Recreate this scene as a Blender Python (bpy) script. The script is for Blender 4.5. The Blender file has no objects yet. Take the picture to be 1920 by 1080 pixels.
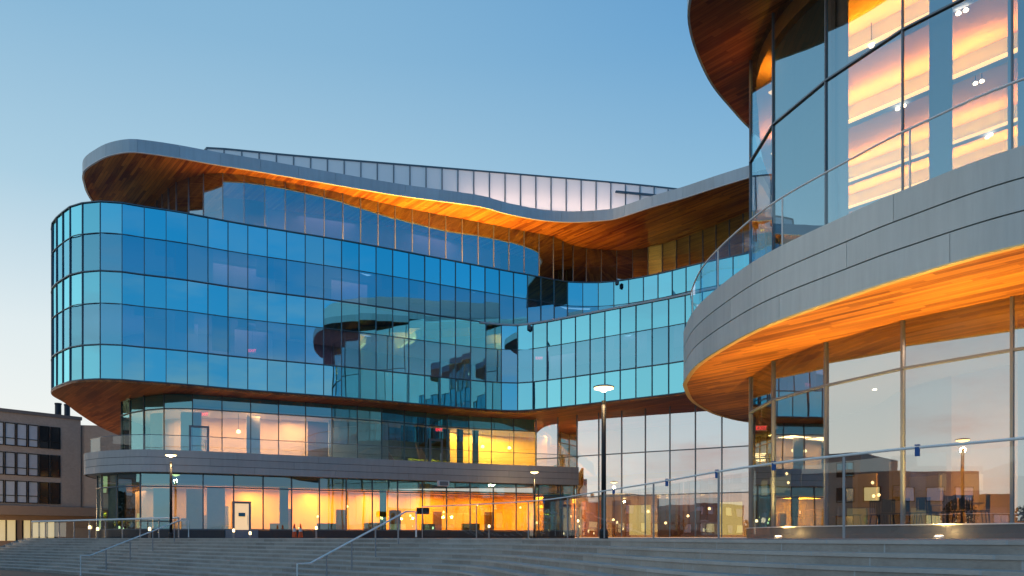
import bpy, math, random
from mathutils import Vector, Matrix
from mathutils.geometry import tessellate_polygon
random.seed(7)
DF = 1.10                        # depth factor of the plan's survey units
F, HZ = 1400.0 * DF, 1008.0      # focal length and horizon row of the 1920x1080 photograph
scene = bpy.context.scene
COL = scene.collection
R = math.radians

# ------------------------------------------------------------------ helpers
class XY(tuple): pass
def P(u, Y): return XY(((u - 960.0) / F * Y * DF, Y * DF))
def G(x, y): return XY((x, y * DF))
def GV(x, y): return Vector((x, y * DF))
def GL(pl): return [p if isinstance(p, (XY, Vector)) else G(*p) for p in pl]

def crv(pts, n=10):
    p = [Vector(a) for a in GL(pts)]
    p = [2 * p[0] - p[1]] + p + [2 * p[-1] - p[-2]]
    out = []
    for i in range(1, len(p) - 2):
        for k in range(n):
            t = k / n
            a, b, c, d = p[i - 1], p[i], p[i + 1], p[i + 2]
            out.append(.5 * (2 * b + (c - a) * t + (2 * a - 5 * b + 4 * c - d) * t * t + (3 * b - a - 3 * c + d) * t ** 3))
    out.append(p[-2].copy())
    return out

def lengths(pl):
    s = [0.0]
    for a, b in zip(pl, pl[1:]): s.append(s[-1] + (b - a).length)
    return s

def at_len(pl, s, S):
    if s <= 0: return pl[0].copy()
    for i in range(len(pl) - 1):
        if S[i + 1] >= s:
            t = (s - S[i]) / max(1e-9, S[i + 1] - S[i])
            return pl[i].lerp(pl[i + 1], t)
    return pl[-1].copy()

def near_len(pl, x, y):
    S = lengths(pl); q = Vector((x, y)); best = (1e9, 0)
    for i in range(len(pl) - 1):
        for k in range(10):
            r = pl[i].lerp(pl[i + 1], k / 10)
            d = (r - q).length
            if d < best[0]: best = (d, S[i] + (S[i + 1] - S[i]) * k / 10)
    return best[1]

def resample(pl, step, anchor=None, s0=0.0, s1=None):
    S = lengths(pl)
    s1 = S[-1] if s1 is None else s1
    st = s0
    if anchor is not None:
        sa = near_len(pl, *anchor)
        st = sa - step * math.floor((sa - s0) / step)
    out, s = [], st
    if st - s0 > step * .25: out.append(at_len(pl, s0, S))
    while s < s1 + 1e-6:
        out.append(at_len(pl, s, S)); s += step
    if s1 - (s - step) > step * .25: out.append(at_len(pl, s1, S))
    return out

def part_of(pl, s0, s1, step=.5):
    S = lengths(pl); n = max(1, int((s1 - s0) / step))
    return [at_len(pl, s0 + (s1 - s0) * k / n, S) for k in range(n + 1)]

def normals(pl):
    out = []
    for i in range(len(pl)):
        d = pl[min(i + 1, len(pl) - 1)] - pl[max(i - 1, 0)]
        d.normalize(); out.append(Vector((d.y, -d.x)))
    return out

def off(pl, d):
    return [p + n * d for p, n in zip(pl, normals(pl))]

class MB:
    def __init__(s): s.v, s.f, s.uv = [], [], {}
    def quad(s, a, b, c, d, uv=None):
        i = len(s.v); s.v += [tuple(a), tuple(b), tuple(c), tuple(d)]
        if uv: s.uv[len(s.f)] = uv
        s.f.append((i, i + 1, i + 2, i + 3))
    def hexa(s, lo, hi):
        i = len(s.v); n = len(lo); s.v += [tuple(p) for p in lo] + [tuple(p) for p in hi]
        s.f.append(tuple(range(i + n - 1, i - 1, -1))); s.f.append(tuple(range(i + n, i + 2 * n)))
        for k in range(n):
            m = (k + 1) % n; s.f.append((i + k, i + m, i + n + m, i + n + k))
        return s
    def box(s, c, size, rot=0.0):
        hx, hy, hz = size[0] / 2, size[1] / 2, size[2] / 2
        ca, sa = math.cos(rot), math.sin(rot)
        q = [(c[0] + x * ca - y * sa, c[1] + x * sa + y * ca) for x, y in ((-hx, -hy), (hx, -hy), (hx, hy), (-hx, hy))]
        return s.hexa([(x, y, c[2] - hz) for x, y in q], [(x, y, c[2] + hz) for x, y in q])
    def strip(s, pl, z0, z1, flip=False):
        L = lengths(pl)
        for i in range(len(pl) - 1):
            a, b = pl[i], pl[i + 1]
            uv = [(L[i], z0), (L[i + 1], z0), (L[i + 1], z1), (L[i], z1)]
            q = [(a.x, a.y, z0), (b.x, b.y, z0), (b.x, b.y, z1), (a.x, a.y, z1)]
            s.quad(*q, uv=uv)
        return s
    def deck(s, pa, pb, z, v0=0.0):
        L = lengths(pa)
        for i in range(len(pa) - 1):
            a, b, c, d = pa[i], pa[i + 1], pb[i + 1], pb[i]
            w = (a - d).length
            s.quad((a.x, a.y, z), (b.x, b.y, z), (c.x, c.y, z), (d.x, d.y, z), uv=[(L[i], v0), (L[i + 1], v0), (L[i + 1], v0 + w), (L[i], v0 + w)])
        return s
    def ribbon(s, pl, z0, z1, t):
        """solid band: outer face on pl, t thick inwards"""
        pi = off(pl, -t)
        s.strip(pl, z0, z1); s.strip(list(reversed(pi)), z0, z1)
        s.deck(pl, pi, z1); s.deck(pi, pl, z0)
        for k in (0, -1):
            a, b = (pl[k], pi[k]) if k == -1 else (pi[k], pl[k])
            s.quad((a.x, a.y, z0), (b.x, b.y, z0), (b.x, b.y, z1), (a.x, a.y, z1))
        return s
    def poly(s, pl, z, up=True):
        tris = tessellate_polygon([[Vector((p[0], p[1], 0)) for p in pl]])
        i = len(s.v); s.v += [(p[0], p[1], z) for p in pl]
        for a, b, c in tris:
            A, B, C = pl[a], pl[b], pl[c]
            ccw = (B[0] - A[0]) * (C[1] - A[1]) - (B[1] - A[1]) * (C[0] - A[0]) > 0
            s.f.append((i + a, i + b, i + c) if ccw == up else (i + c, i + b, i + a))
        return s
    def slab(s, pl, z0, z1, sides=True):
        pl = [Vector((p[0], p[1])) for p in pl]
        s.poly(pl, z1, True); s.poly(pl, z0, False)
        if sides: s.strip(pl + [pl[0]], z0, z1)
        return s
    def tube(s, path, r, n=8):
        path = [Vector(p) for p in path]; i0 = len(s.v)
        for i, p in enumerate(path):
            d = path[min(i + 1, len(path) - 1)] - path[max(i - 1, 0)]
            d.normalize()
            a = d.cross(Vector((0, 0, 1)))
            if a.length < 1e-4: a = Vector((1, 0, 0))
            a.normalize(); b = d.cross(a)
            rr = r[i] if isinstance(r, (list, tuple)) else r
            for k in range(n):
                t = 2 * math.pi * k / n
                s.v.append(tuple(p + a * (rr * math.cos(t)) + b * (rr * math.sin(t))))
        for i in range(len(path) - 1):
            for k in range(n):
                m = (k + 1) % n
                s.f.append((i0 + i * n + k, i0 + i * n + m, i0 + (i + 1) * n + m, i0 + (i + 1) * n + k))
        s.f.append(tuple(range(i0 + n - 1, i0 - 1, -1)))
        e = i0 + (len(path) - 1) * n; s.f.append(tuple(range(e, e + n)))
        return s
    def lathe(s, c, prof, n=20):
        i0 = len(s.v)
        for r, z in prof:
            for k in range(n):
                t = 2 * math.pi * k / n
                s.v.append((c[0] + r * math.cos(t), c[1] + r * math.sin(t), c[2] + z))
        for i in range(len(prof) - 1):
            for k in range(n):
                m = (k + 1) % n
                s.f.append((i0 + i * n + k, i0 + i * n + m, i0 + (i + 1) * n + m, i0 + (i + 1) * n + k))
        s.f.append(tuple(range(i0 + n - 1, i0 - 1, -1)))
        e = i0 + (len(prof) - 1) * n; s.f.append(tuple(range(e, e + n)))
        return s

def obj(name, mb, mat, parent=None, smooth=False):
    me = bpy.data.meshes.new(name)
    me.from_pydata(mb.v, [], mb.f); me.update()
    if mb.uv:
        ul = me.uv_layers.new(name='UVMap')
        for fi, uv in mb.uv.items():
            for li, q in zip(me.polygons[fi].loop_indices, uv): ul.data[li].uv = q
    if smooth:
        for p in me.polygons: p.use_smooth = True
    me.materials.append(mat)
    o = bpy.data.objects.new(name, me); COL.objects.link(o)
    if parent:
        o.parent = parent
        o.matrix_parent_inverse = Matrix.Translation(-parent.location) if parent.type == 'EMPTY' and not parent.rotation_euler.z else parent.matrix_basis.inverted()
    return o

def tag(o, label, cat, group=None):
    o['label'] = label; o['category'] = cat
    if group: o['group'] = group
    return o
def thing(name, label, cat, loc=(0, 0, 0), group=None, rot=0):
    o = bpy.data.objects.new(name, None); COL.objects.link(o)
    o.location = loc; o.rotation_euler = (0, 0, rot); o.empty_display_size = .3
    return tag(o, label, cat, group)
def struct(name, mb, mat, smooth=False):
    o = obj(name, mb, mat, None, smooth); o['kind'] = 'structure'; return o

def dup(root, loc, rot, label, group=None):
    r = root.copy(); COL.objects.link(r); r.location = loc; r.rotation_euler = (0, 0, rot); r['label'] = label
    if group: r['group'] = group
    for ch in list(root.children):
        c = ch.copy(); COL.objects.link(c); c.parent = r
        for g in ch.children:
            d = g.copy(); COL.objects.link(d); d.parent = c
    return r

# ------------------------------------------------------------------ materials
def nm(name):
    m = bpy.data.materials.new(name); m.use_nodes = True
    nt = m.node_tree; nt.nodes.clear()
    out = nt.nodes.new('ShaderNodeOutputMaterial')
    return m, nt, out
class NT:
    def __init__(s, nt): s.nt = nt
    def n(s, t, ins=None, **kw):
        x = s.nt.nodes.new(t)
        for k, v in kw.items(): setattr(x, k, v)
        for k, v in (ins or {}).items():
            if isinstance(v, bpy.types.NodeSocket): s.nt.links.new(v, x.inputs[k])
            else: x.inputs[k].default_value = v
        return x
    def m(s, op, a, b=None, c=None):
        i = {0: a}
        if b is not None: i[1] = b
        if c is not None: i[2] = c
        return s.n('ShaderNodeMath', i, operation=op).outputs[0]
    def mixc(s, f, a, b, bt='MIX'):
        x = s.nt.nodes.new('ShaderNodeMix'); x.data_type = 'RGBA'; x.blend_type = bt
        for k, v in ((0, f), (6, a), (7, b)):
            if isinstance(v, bpy.types.NodeSocket): s.nt.links.new(v, x.inputs[k])
            else: x.inputs[k].default_value = v if k == 0 else (*v, 1) if len(v) == 3 else v
        return x.outputs[2]
    def link(s, a, b): s.nt.links.new(a, b)

def c4(c): return (*c, 1.0)

def mat_plain(name, col, rough=.5, metal=0.0, var=.08, scale=3.0, bump=0.0, spec=.5, rnd=.06):
    m, nt, out = nm(name); T = NT(nt)
    geo = T.n('ShaderNodeNewGeometry')
    no = T.n('ShaderNodeTexNoise', {'Vector': geo.outputs['Position'], 'Scale': scale, 'Detail': 5.0, 'Roughness': .6})
    oi = T.n('ShaderNodeObjectInfo')
    v = T.m('ADD', T.m('MULTIPLY_ADD', no.outputs['Fac'], 2 * var, 1 - var), T.m('MULTIPLY_ADD', oi.outputs['Random'], 2 * rnd, -rnd))
    hsv = T.n('ShaderNodeHueSaturation', {'Value': v, 'Color': c4(col)})
    b = T.n('ShaderNodeBsdfPrincipled', {'Base Color': hsv.outputs[0], 'Roughness': rough, 'Metallic': metal, 'Specular IOR Level': spec})
    if bump:
        bp = T.n('ShaderNodeBump', {'Strength': bump, 'Distance': .02, 'Height': no.outputs['Fac']})
        T.link(bp.outputs[0], b.inputs['Normal'])
    T.link(b.outputs[0], out.inputs[0]); return m

def mat_panel(name, col, rough=.5):
    m, nt, out = nm(name); T = NT(nt)
    geo = T.n('ShaderNodeNewGeometry')
    mp = T.n('ShaderNodeMapping', {'Vector': geo.outputs['Position'], 'Scale': (2.2, 2.2, .22)})
    n1 = T.n('ShaderNodeTexNoise', {'Vector': mp.outputs[0], 'Scale': 2.0, 'Detail': 5.0, 'Roughness': .6}).outputs['Fac']
    n2 = T.n('ShaderNodeTexNoise', {'Vector': geo.outputs['Position'], 'Scale': .35, 'Detail': 3.0}).outputs['Fac']
    oi = T.n('ShaderNodeObjectInfo')
    v = T.m('ADD', T.m('MULTIPLY_ADD', n1, .34, .83), T.m('ADD', T.m('MULTIPLY_ADD', n2, .3, -.15), T.m('MULTIPLY_ADD', oi.outputs['Random'], .14, -.07)))
    hsv = T.n('ShaderNodeHueSaturation', {'Value': v, 'Color': c4(col)})
    ro = T.m('MULTIPLY_ADD', n1, .3, rough - .15)
    b = T.n('ShaderNodeBsdfPrincipled', {'Base Color': hsv.outputs[0], 'Roughness': ro, 'Metallic': .15})
    bp = T.n('ShaderNodeBump', {'Strength': .25, 'Distance': .03, 'Height': n2}); T.link(bp.outputs[0], b.inputs['Normal'])
    T.link(b.outputs[0], out.inputs[0]); return m

def mat_emit(name, col, strength, base=(.8, .8, .8)):
    m, nt, out = nm(name); T = NT(nt)
    b = T.n('ShaderNodeBsdfPrincipled', {'Base Color': c4(base), 'Roughness': .6, 'Emission Color': c4(col), 'Emission Strength': strength})
    T.link(b.outputs[0], out.inputs[0]); return m

def mat_glass(name, refl, trans, base=.42, gain=.58, rough=0.0, warp=.0):
    """coated architectural glass: mirror part grows towards grazing, the rest passes light through"""
    m, nt, out = nm(name); T = NT(nt)
    fr = T.n('ShaderNodeFresnel', {'IOR': 1.6})
    fac = T.m('MINIMUM', T.m('MULTIPLY_ADD', fr.outputs[0], gain, base), 1.0)
    oi = T.n('ShaderNodeObjectInfo')
    hv = T.n('ShaderNodeHueSaturation', {'Value': T.m('MULTIPLY_ADD', oi.outputs['Random'], .16, .90), 'Color': c4(refl)})
    gl = T.n('ShaderNodeBsdfGlossy', {'Color': hv.outputs[0], 'Roughness': rough})
    if warp:
        geo = T.n('ShaderNodeNewGeometry')
        mp = T.n('ShaderNodeMapping', {'Vector': geo.outputs['Position'], 'Scale': (1.0, 1.0, .35)})
        no = T.n('ShaderNodeTexNoise', {'Vector': mp.outputs[0], 'Scale': .8, 'Detail': 1.0})
        bp = T.n('ShaderNodeBump', {'Strength': 1.0, 'Distance': warp, 'Height': no.outputs['Fac']})
        T.link(bp.outputs[0], gl.inputs['Normal'])
    tr = T.n('ShaderNodeBsdfTransparent', {'Color': c4(trans)})
    mx = T.n('ShaderNodeMixShader', {0: fac, 1: tr.outputs[0], 2: gl.outputs[0]})
    T.link(mx.outputs[0], out.inputs[0]); return m

def mat_wood(name, ang, dark, light, width=.2, rough=.42, length=3.2):
    """narrow boards running along direction ang (plan), each board its own tone, grain along it"""
    m, nt, out = nm(name); T = NT(nt)
    geo = T.n('ShaderNodeNewGeometry')
    sp = T.n('ShaderNodeSeparateXYZ', {0: geo.outputs['Position']})
    ca, sa = math.cos(ang), math.sin(ang)
    al = T.m('ADD', T.m('MULTIPLY', sp.outputs[0], ca), T.m('MULTIPLY', sp.outputs[1], sa))
    ac = T.m('ADD', T.m('ADD', T.m('MULTIPLY', sp.outputs[0], -sa), T.m('MULTIPLY', sp.outputs[1], ca)), T.m('MULTIPLY', sp.outputs[2], .7))
    row = T.m('FLOOR', T.m('DIVIDE', ac, width))
    shift = T.n('ShaderNodeTexWhiteNoise', {'W': row}, noise_dimensions='1D').outputs[0]
    seg = T.m('FLOOR', T.m('DIVIDE', T.m('ADD', al, T.m('MULTIPLY', shift, 40.0)), length))
    cell = T.n('ShaderNodeCombineXYZ', {0: row, 1: seg})
    tone = T.n('ShaderNodeTexWhiteNoise', {'Vector': cell.outputs[0]}, noise_dimensions='2D').outputs[0]
    gv = T.n('ShaderNodeCombineXYZ', {0: T.m('MULTIPLY', al, .5), 1: T.m('MULTIPLY', ac, 9.0), 2: tone})
    gr = T.n('ShaderNodeTexNoise', {'Vector': gv.outputs[0], 'Scale': 1.6, 'Detail': 5.0, 'Roughness': .65}).outputs['Fac']
    bv = T.n('ShaderNodeCombineXYZ', {0: T.m('MULTIPLY', al, .12), 1: T.m('MULTIPLY', ac, .6)})
    big = T.n('ShaderNodeTexNoise', {'Vector': bv.outputs[0], 'Scale': 1.0, 'Detail': 3.0}).outputs['Fac']
    f = T.m('ADD', T.m('MULTIPLY', tone, .62), T.m('ADD', T.m('MULTIPLY_ADD', gr, .9, -.45), T.m('MULTIPLY_ADD', big, 1.5, -.62)))
    f = T.n('ShaderNodeClamp', {0: f}).outputs[0]
    col = T.mixc(f, dark, light)
    fr = T.m('FRACT', T.m('DIVIDE', ac, width))
    joint = T.m('LESS_THAN', fr, .06)
    col = T.mixc(T.m('MULTIPLY', joint, .75), col, (.01, .005, .002))
    b = T.n('ShaderNodeBsdfPrincipled', {'Base Color': col, 'Roughness': rough, 'Specular IOR Level': .3})
    bp = T.n('ShaderNodeBump', {'Strength': .3, 'Distance': .01, 'Height': gr}); T.link(bp.outputs[0], b.inputs['Normal'])
    T.link(b.outputs[0], out.inputs[0]); return m

def mat_stone(name, c0, c1, bl=1.7, rough=.7):
    """cut stone blocks laid along the strip's own length (UV u = metres along, v = metres across)"""
    m, nt, out = nm(name); T = NT(nt)
    uv = T.n('ShaderNodeTexCoord').outputs['UV']
    sp = T.n('ShaderNodeSeparateXYZ', {0: uv})
    geo = T.n('ShaderNodeNewGeometry')
    row = T.m('FLOOR', T.m('MULTIPLY', sp.outputs[1], 2.0))
    sh = T.n('ShaderNodeTexWhiteNoise', {'W': row}, noise_dimensions='1D').outputs[0]
    x = T.m('ADD', T.m('DIVIDE', sp.outputs[0], bl), T.m('MULTIPLY', sh, 7.0))
    cell = T.n('ShaderNodeCombineXYZ', {0: T.m('FLOOR', x), 1: row})
    tone = T.n('ShaderNodeTexWhiteNoise', {'Vector': cell.outputs[0]}, noise_dimensions='2D').outputs[0]
    n1 = T.n('ShaderNodeTexNoise', {'Vector': geo.outputs['Position'], 'Scale': 1.1, 'Detail': 6.0, 'Roughness': .7}).outputs['Fac']
    mp = T.n('ShaderNodeMapping', {'Vector': geo.outputs['Position'], 'Scale': (1.0, 1.0, 3.0)})
    n2 = T.n('ShaderNodeTexNoise', {'Vector': mp.outputs[0], 'Scale': 14.0, 'Detail': 4.0}).outputs['Fac']
    f = T.n('ShaderNodeClamp', {0: T.m('ADD', T.m('MULTIPLY', tone, .45), T.m('ADD', T.m('MULTIPLY_ADD', n1, 1.2, -.45), T.m('MULTIPLY_ADD', n2, .5, -.25)))}).outputs[0]
    col = T.mixc(f, c0, c1)
    st = T.n('ShaderNodeTexNoise', {'Vector': geo.outputs['Position'], 'Scale': 2.3, 'Detail': 3.0, 'Roughness': .7}).outputs['Fac']
    st = T.n('ShaderNodeMapRange', {'Value': st, 'From Min': .62, 'From Max': .74}).outputs[0]
    col = T.mixc(T.m('MULTIPLY', st, .6), col, (.5, .5, .48))
    j = T.m('LESS_THAN', T.m('FRACT', x), .012)
    col = T.mixc(j, col, (.45, .46, .46))
    b = T.n('ShaderNodeBsdfPrincipled', {'Base Color': col, 'Roughness': rough, 'Specular IOR Level': .35})
    bp = T.n('ShaderNodeBump', {'Strength': .35, 'Distance': .01, 'Height': n2}); T.link(bp.outputs[0], b.inputs['Normal'])
    T.link(b.outputs[0], out.inputs[0]); return m

def mat_brick(name, c0, c1):
    m, nt, out = nm(name); T = NT(nt)
    geo = T.n('ShaderNodeNewGeometry')
    sp = T.n('ShaderNodeSeparateXYZ', {0: geo.outputs['Position']})
    v = T.n('ShaderNodeCombineXYZ', {0: T.m('ADD', sp.outputs[0], sp.outputs[1]), 1: sp.outputs[2]})
    br = T.n('ShaderNodeTexBrick', {'Vector': v.outputs[0], 'Color1': c4(c0), 'Color2': c4(c1), 'Mortar': (.2, .19, .18, 1), 'Scale': 2.2, 'Mortar Size': .012})
    no = T.n('ShaderNodeTexNoise', {'Vector': geo.outputs['Position'], 'Scale': .35, 'Detail': 6.0}).outputs['Fac']
    col = T.mixc(T.m('MULTIPLY_ADD', no, .8, -.15), br.outputs[0], tuple(x * .55 for x in c0))
    b = T.n('ShaderNodeBsdfPrincipled', {'Base Color': col, 'Roughness': .85})
    T.link(b.outputs[0], out.inputs[0]); return m

PA = math.atan2(-.76 * DF, .65)      # board direction of every timber soffit
M_glass = mat_glass('blue vision glass', (.29, .78, 1.0), (.55, .62, .82), base=.55, gain=.6, warp=.003)
M_spand = mat_glass('blue spandrel glass', (.28, .84, 1.0), (.25, .62, .85), base=.77, gain=.4, warp=.003)
M_glass_up = mat_glass('upper storey glass', (.62, .85, 1.0), (.62, .68, .85), base=.45, gain=.6, warp=.003)
M_glass_store = mat_glass('clear storefront glass', (.40, .90, 1.0), (.9, .86, .78), base=.30, gain=.8, warp=.003)
M_glass_atr = mat_glass('atrium glass', (.86, .95, 1.0), (.8, .8, .8), base=.66, gain=.6, warp=.003)
M_glass_r = mat_glass('pavilion glass', (.52, .84, 1.0), (1.0, .88, .70), base=.38, gain=.75, warp=.0025)
M_glass_g = mat_glass('pavilion ground floor glass', (.85, .96, 1.0), (.92, .86, .80), base=.47, gain=.7, warp=.0025)
M_glass_low = mat_glass('clear low atrium glass', (.86, .95, 1.0), (.92, .88, .82), base=.34, gain=.7, warp=.003)
M_rail = mat_glass('railing glass', (.8, .95, 1.0), (.93, .96, .97), base=.03, gain=.9)
M_mull = mat_plain('dark anodised aluminium', (.10, .155, .19), .4, .3)
M_mull2 = mat_plain('grey aluminium', (.22, .25, .28), .4, .4)
M_fascia = mat_panel('zinc fascia', (.48, .58, .63))
M_clad = mat_panel('grey metal cladding', (.68, .68, .63))
M_band = mat_panel('stone coloured terrace cladding', (.48, .45, .43))
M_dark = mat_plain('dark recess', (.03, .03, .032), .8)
M_plinth = mat_plain('dark stone plinth', (.05, .05, .055), .5, var=.25)
M_plinth2 = mat_plain('grey stone plinth', (.16, .165, .17), .4, var=.2)
M_wood = mat_wood('timber soffit boards', PA, (.22, .045, .006), (.85, .34, .05))
M_wood_p = mat_wood('pavilion timber soffit boards', PA, (.13, .028, .004), (.72, .27, .035))
M_wood_d = mat_wood('dark timber soffit boards', PA, (.20, .05, .012), (.62, .20, .05))
M_roof = mat_plain('roof membrane', (.3, .31, .32), .8)
M_bulk = mat_plain('blue grey spandrel panel', (.16, .62, .80), .6, var=.03)
M_int = mat_plain('pale interior plaster', (.62, .56, .60), .8, var=.08, scale=.5)
M_int_l = mat_plain('lavender interior wall', (.34, .32, .44), .8, var=.3, scale=.35)
M_ceil = mat_plain('pale ceiling', (.62, .60, .62), .8, var=.05)
M_warm = mat_plain('warm interior wall', (.90, .60, .12), .8, var=.12, scale=.6)
M_pink = mat_plain('pink beige interior wall', (.80, .58, .38), .8, var=.1, scale=.6)
M_floor = mat_plain('interior floor', (.25, .2, .16), .5)
M_blind = mat_plain('pale blind', (.50, .56, .72), .8, var=.05)
M_blind_w = mat_plain('cream curtain', (.75, .66, .55), .8, var=.1)
M_steel = mat_plain('brushed steel', (.95, .93, .88), .45, .0, var=.04)
M_post = mat_plain('grey steel post', (.34, .35, .36), .45, .4)
M_black = mat_plain('black painted steel', (.015, .015, .017), .45, .3)
M_blue = mat_plain('blue plastic', (.01, .10, .34), .5)
M_stone = mat_stone('grey granite steps', (.27, .245, .215), (.56, .50, .44))
M_tread = mat_stone('pale granite treads', (.38, .35, .315), (.64, .58, .52), bl=2.3)
M_pave = mat_plain('plaza paving', (.24, .24, .235), .6, var=.15, scale=1.5)
M_soil = mat_plain('brown lower ground', (.16, .12, .09), .9, var=.3, scale=.6, bump=.3)
M_brick = mat_brick('brown brick', (.56, .46, .39), (.48, .39, .33))
M_conc = mat_plain('tan concrete', (.36, .25, .18), .8, var=.1)
M_oldglass = mat_glass('old window glass', (.75, .85, .95), (.05, .06, .07), base=.5, gain=.6)
M_oldblind = mat_plain('old glass over pale blinds', (.55, .62, .72), .12, var=.12, rnd=.15)
M_olddark = mat_plain('old dark glass', (.02, .025, .03), .08, rnd=.0)
M_chair = mat_plain('black chair plastic', (.012, .012, .014), .4)
M_table = mat_plain('light wood table top', (.45, .26, .1), .4)
M_orange = mat_plain('orange cone plastic', (.75, .1, .02), .5)
M_white = mat_plain('white plastic', (.75, .75, .75), .5)
M_lampglow = mat_emit('lamp diffuser glow', (1, .68, .26), 4.5)
M_strip = mat_emit('warm strip light', (1, .60, .20), 2.2)
M_down = mat_emit('downlight lens', (1, .9, .72), 9)
M_bulb = mat_emit('small warm bulb', (1, .70, .30), 5)
M_red = mat_emit('red exit lettering', (1, .03, .06), 2.5)
M_lit = mat_emit('lit yellow glass', (1, .68, .14), .85)
def mat_frost(name, col):
    m, nt, out = nm(name); T = NT(nt)
    a = T.n('ShaderNodeBsdfDiffuse', {'Color': c4(col)}); b = T.n('ShaderNodeBsdfTranslucent', {'Color': c4(col)})
    m1 = T.n('ShaderNodeMixShader', {0: .55, 1: a.outputs[0], 2: b.outputs[0]})
    g = T.n('ShaderNodeBsdfGlossy', {'Color': (.9, .95, 1, 1), 'Roughness': .25})
    m2 = T.n('ShaderNodeMixShader', {0: .12, 1: m1.outputs[0], 2: g.outputs[0]})
    T.link(m2.outputs[0], out.inputs[0]); return m
M_frost = mat_frost('frosted roof screen glass', (.88, .93, .95))
M_screen = mat_plain('frosted grey screen panel', (.80, .88, .90), .45, var=.06, scale=.7)
M_screen_lit = mat_emit('backlit frosted panel', (1, .74, .66), .32, base=(.55, .55, .55))

# ------------------------------------------------------------------ lamps
def lamp(kind, name, loc, energy, col, size=1.0, sizey=None, rot=(0, 0, 0), spot=None):
    d = bpy.data.lights.new(name, kind); d.energy = energy; d.color = col
    if kind == 'AREA':
        d.size = size
        if sizey: d.shape = 'RECTANGLE'; d.size_y = sizey
    elif kind in ('POINT', 'SPOT'): d.shadow_soft_size = size
    if spot: d.spot_size = R(spot); d.spot_blend = .8
    o = bpy.data.objects.new(name, d); COL.objects.link(o); o.location = loc; o.rotation_euler = rot
    return o
WARM, ORANGE, PINKW = (1, .62, .26), (1, .43, .02), (1, .60, .25)

# ------------------------------------------------------------------ plan curves
Z0, Z1, Z1c, Z2, Z2c, Z3 = 9.57, 11.7, 14.2, 16.1, 18.45, 20.35
ZR, ZRT = 24.5, 25.28
A_MAIN = crv([(-36.5, 70), (-35.2, 64), (-33, 57), (-31.4, 52.6), P(97, 48.9), P(133, 45.9), P(159, 45.4), P(190, 45.2), P(229, 45.4), P(268, 45.9), P(346, 46.8),
              P(458, 48.5), P(654, 51.3), P(849, 54.9), P(925, 56.2), P(975, 56.5), P(1018, 55.7), P(1076, 54.3), P(1130.5, 52.95), P(1186, 51.65), P(1244.7, 50.35),
              P(1275.5, 49.65), P(1322, 48.6), P(1407, 47.0), P(1453, 46.1)])
A_UP = crv([(-36.5, 70), (-35.2, 64), (-33, 57), (-31.4, 52.6), P(97, 48.9), P(133, 45.9), P(159, 45.4), P(190, 45.2), P(229, 45.4), P(268, 45.9), P(346, 46.8),
            P(458, 48.5), P(654, 51.3), P(849, 54.9), P(925, 56.45), P(985, 57.7), P(1043, 59.0), P(1074, 59.5), P(1135, 59.5), P(1190, 58.6), P(1246, 57.3), P(1301, 55.7), P(1398, 53.5), P(1470, 52)])
A_5 = crv([(-30.2, 66), P(274, 60), P(282, 56), P(310, 52.8), P(345, 51.0), P(424, 50.2), P(600, 52.4), P(745, 55.2), P(900, 58.0), P(960, 59.2), P(1010, 60.15), P(1042, 60.9), P(1065, 62.2), P(1100, 63.2), P(1180, 63.6), P(1250, 62), P(1320, 59.4), P(1410, 55.8), P(1480, 53.5)])
A_ROOF = crv([(-34, 74), (-32.2, 62), P(173, 54.2), P(158, 51.4), P(157, 50.2), P(163, 49.5), P(177, 48.8), P(203, 47.9), P(242, 47.4), P(281, 47.6), P(333, 48.1), P(398, 48.9), P(477, 49.8), P(555, 50.8),
              P(733, 53.2), P(819, 54.2), P(900, 55.2), P(950, 56.4), P(1011, 57.5), P(1071, 57.9), P(1132, 57.6), P(1162, 57.1), P(1222, 55.3), P(1283, 53.8), P(1343, 52.2),
              P(1411, 50.6), (19.2, 48.3), (22, 46.5)])
A_2F = crv([(-28.5, 64), (-28.2, 57), P(228, 52.8), P(240, 51), P(260, 49.9), P(308, 48.9), P(362, 49.0), P(419, 49.8), P(527, 51.3), P(700, 54), P(843, 57.3), P(925, 58.6), P(1004, 59.5)])
A_BAND = crv([(-29.5, 60), (-29, 53.5), P(159, 48.4), P(175, 46.9), P(200, 46.1), P(250, 45.5), P(300, 45.6), P(400, 46.6), P(500, 48), P(700, 51.0), P(900, 54.2), P(1085, 57.0)])
A_ATR = crv([P(1004, 59.4), P(1050, 58.5), (5.2, 57.3), (8, 55.6), (12, 53.25), (16, 50.95), (17.6, 50.0)])
ZS = 7.4                                     # soffit of the near pavilion's balcony
A_PW = crv([(17.5, 50), (16.2, 46.5), (13.8, 42), (12.25, 38), (11.0, 34.4), (10.96, 31.3), (11.9, 28.3), (13.37, 25.37), (15.4, 22.9), (17.8, 20.7), (21, 18.8), (26, 17.2), (34, 16)])
A_PB = crv([(18.5, 49.2), (15.05, 47.6), P(1358, 45.6), P(1329, 43.5), P(1299, 40.3), P(1286.5, 36.8), P(1288, 35.2), P(1311, 32.0), P(1375, 28.4), P(1452, 25.77), P(1594, 22.9),
            P(1700, 21.27), P(1920, 18.9), (16.0, 16.8), (20.5, 14.9), (30, 13.5)])
A_PR = crv([(20, 47.5), (15.6, 43), (12.95, 40.3), (11.2, 38.2), (9.5, 35.9), (7.9, 32.8), (7.3, 30.6), (7.5, 28.3), (8.9, 25.4), (11.6, 22), (15, 18.8), (20, 16), (30, 13.5)])
BACK = [(22, 78), (-32, 78)]

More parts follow.
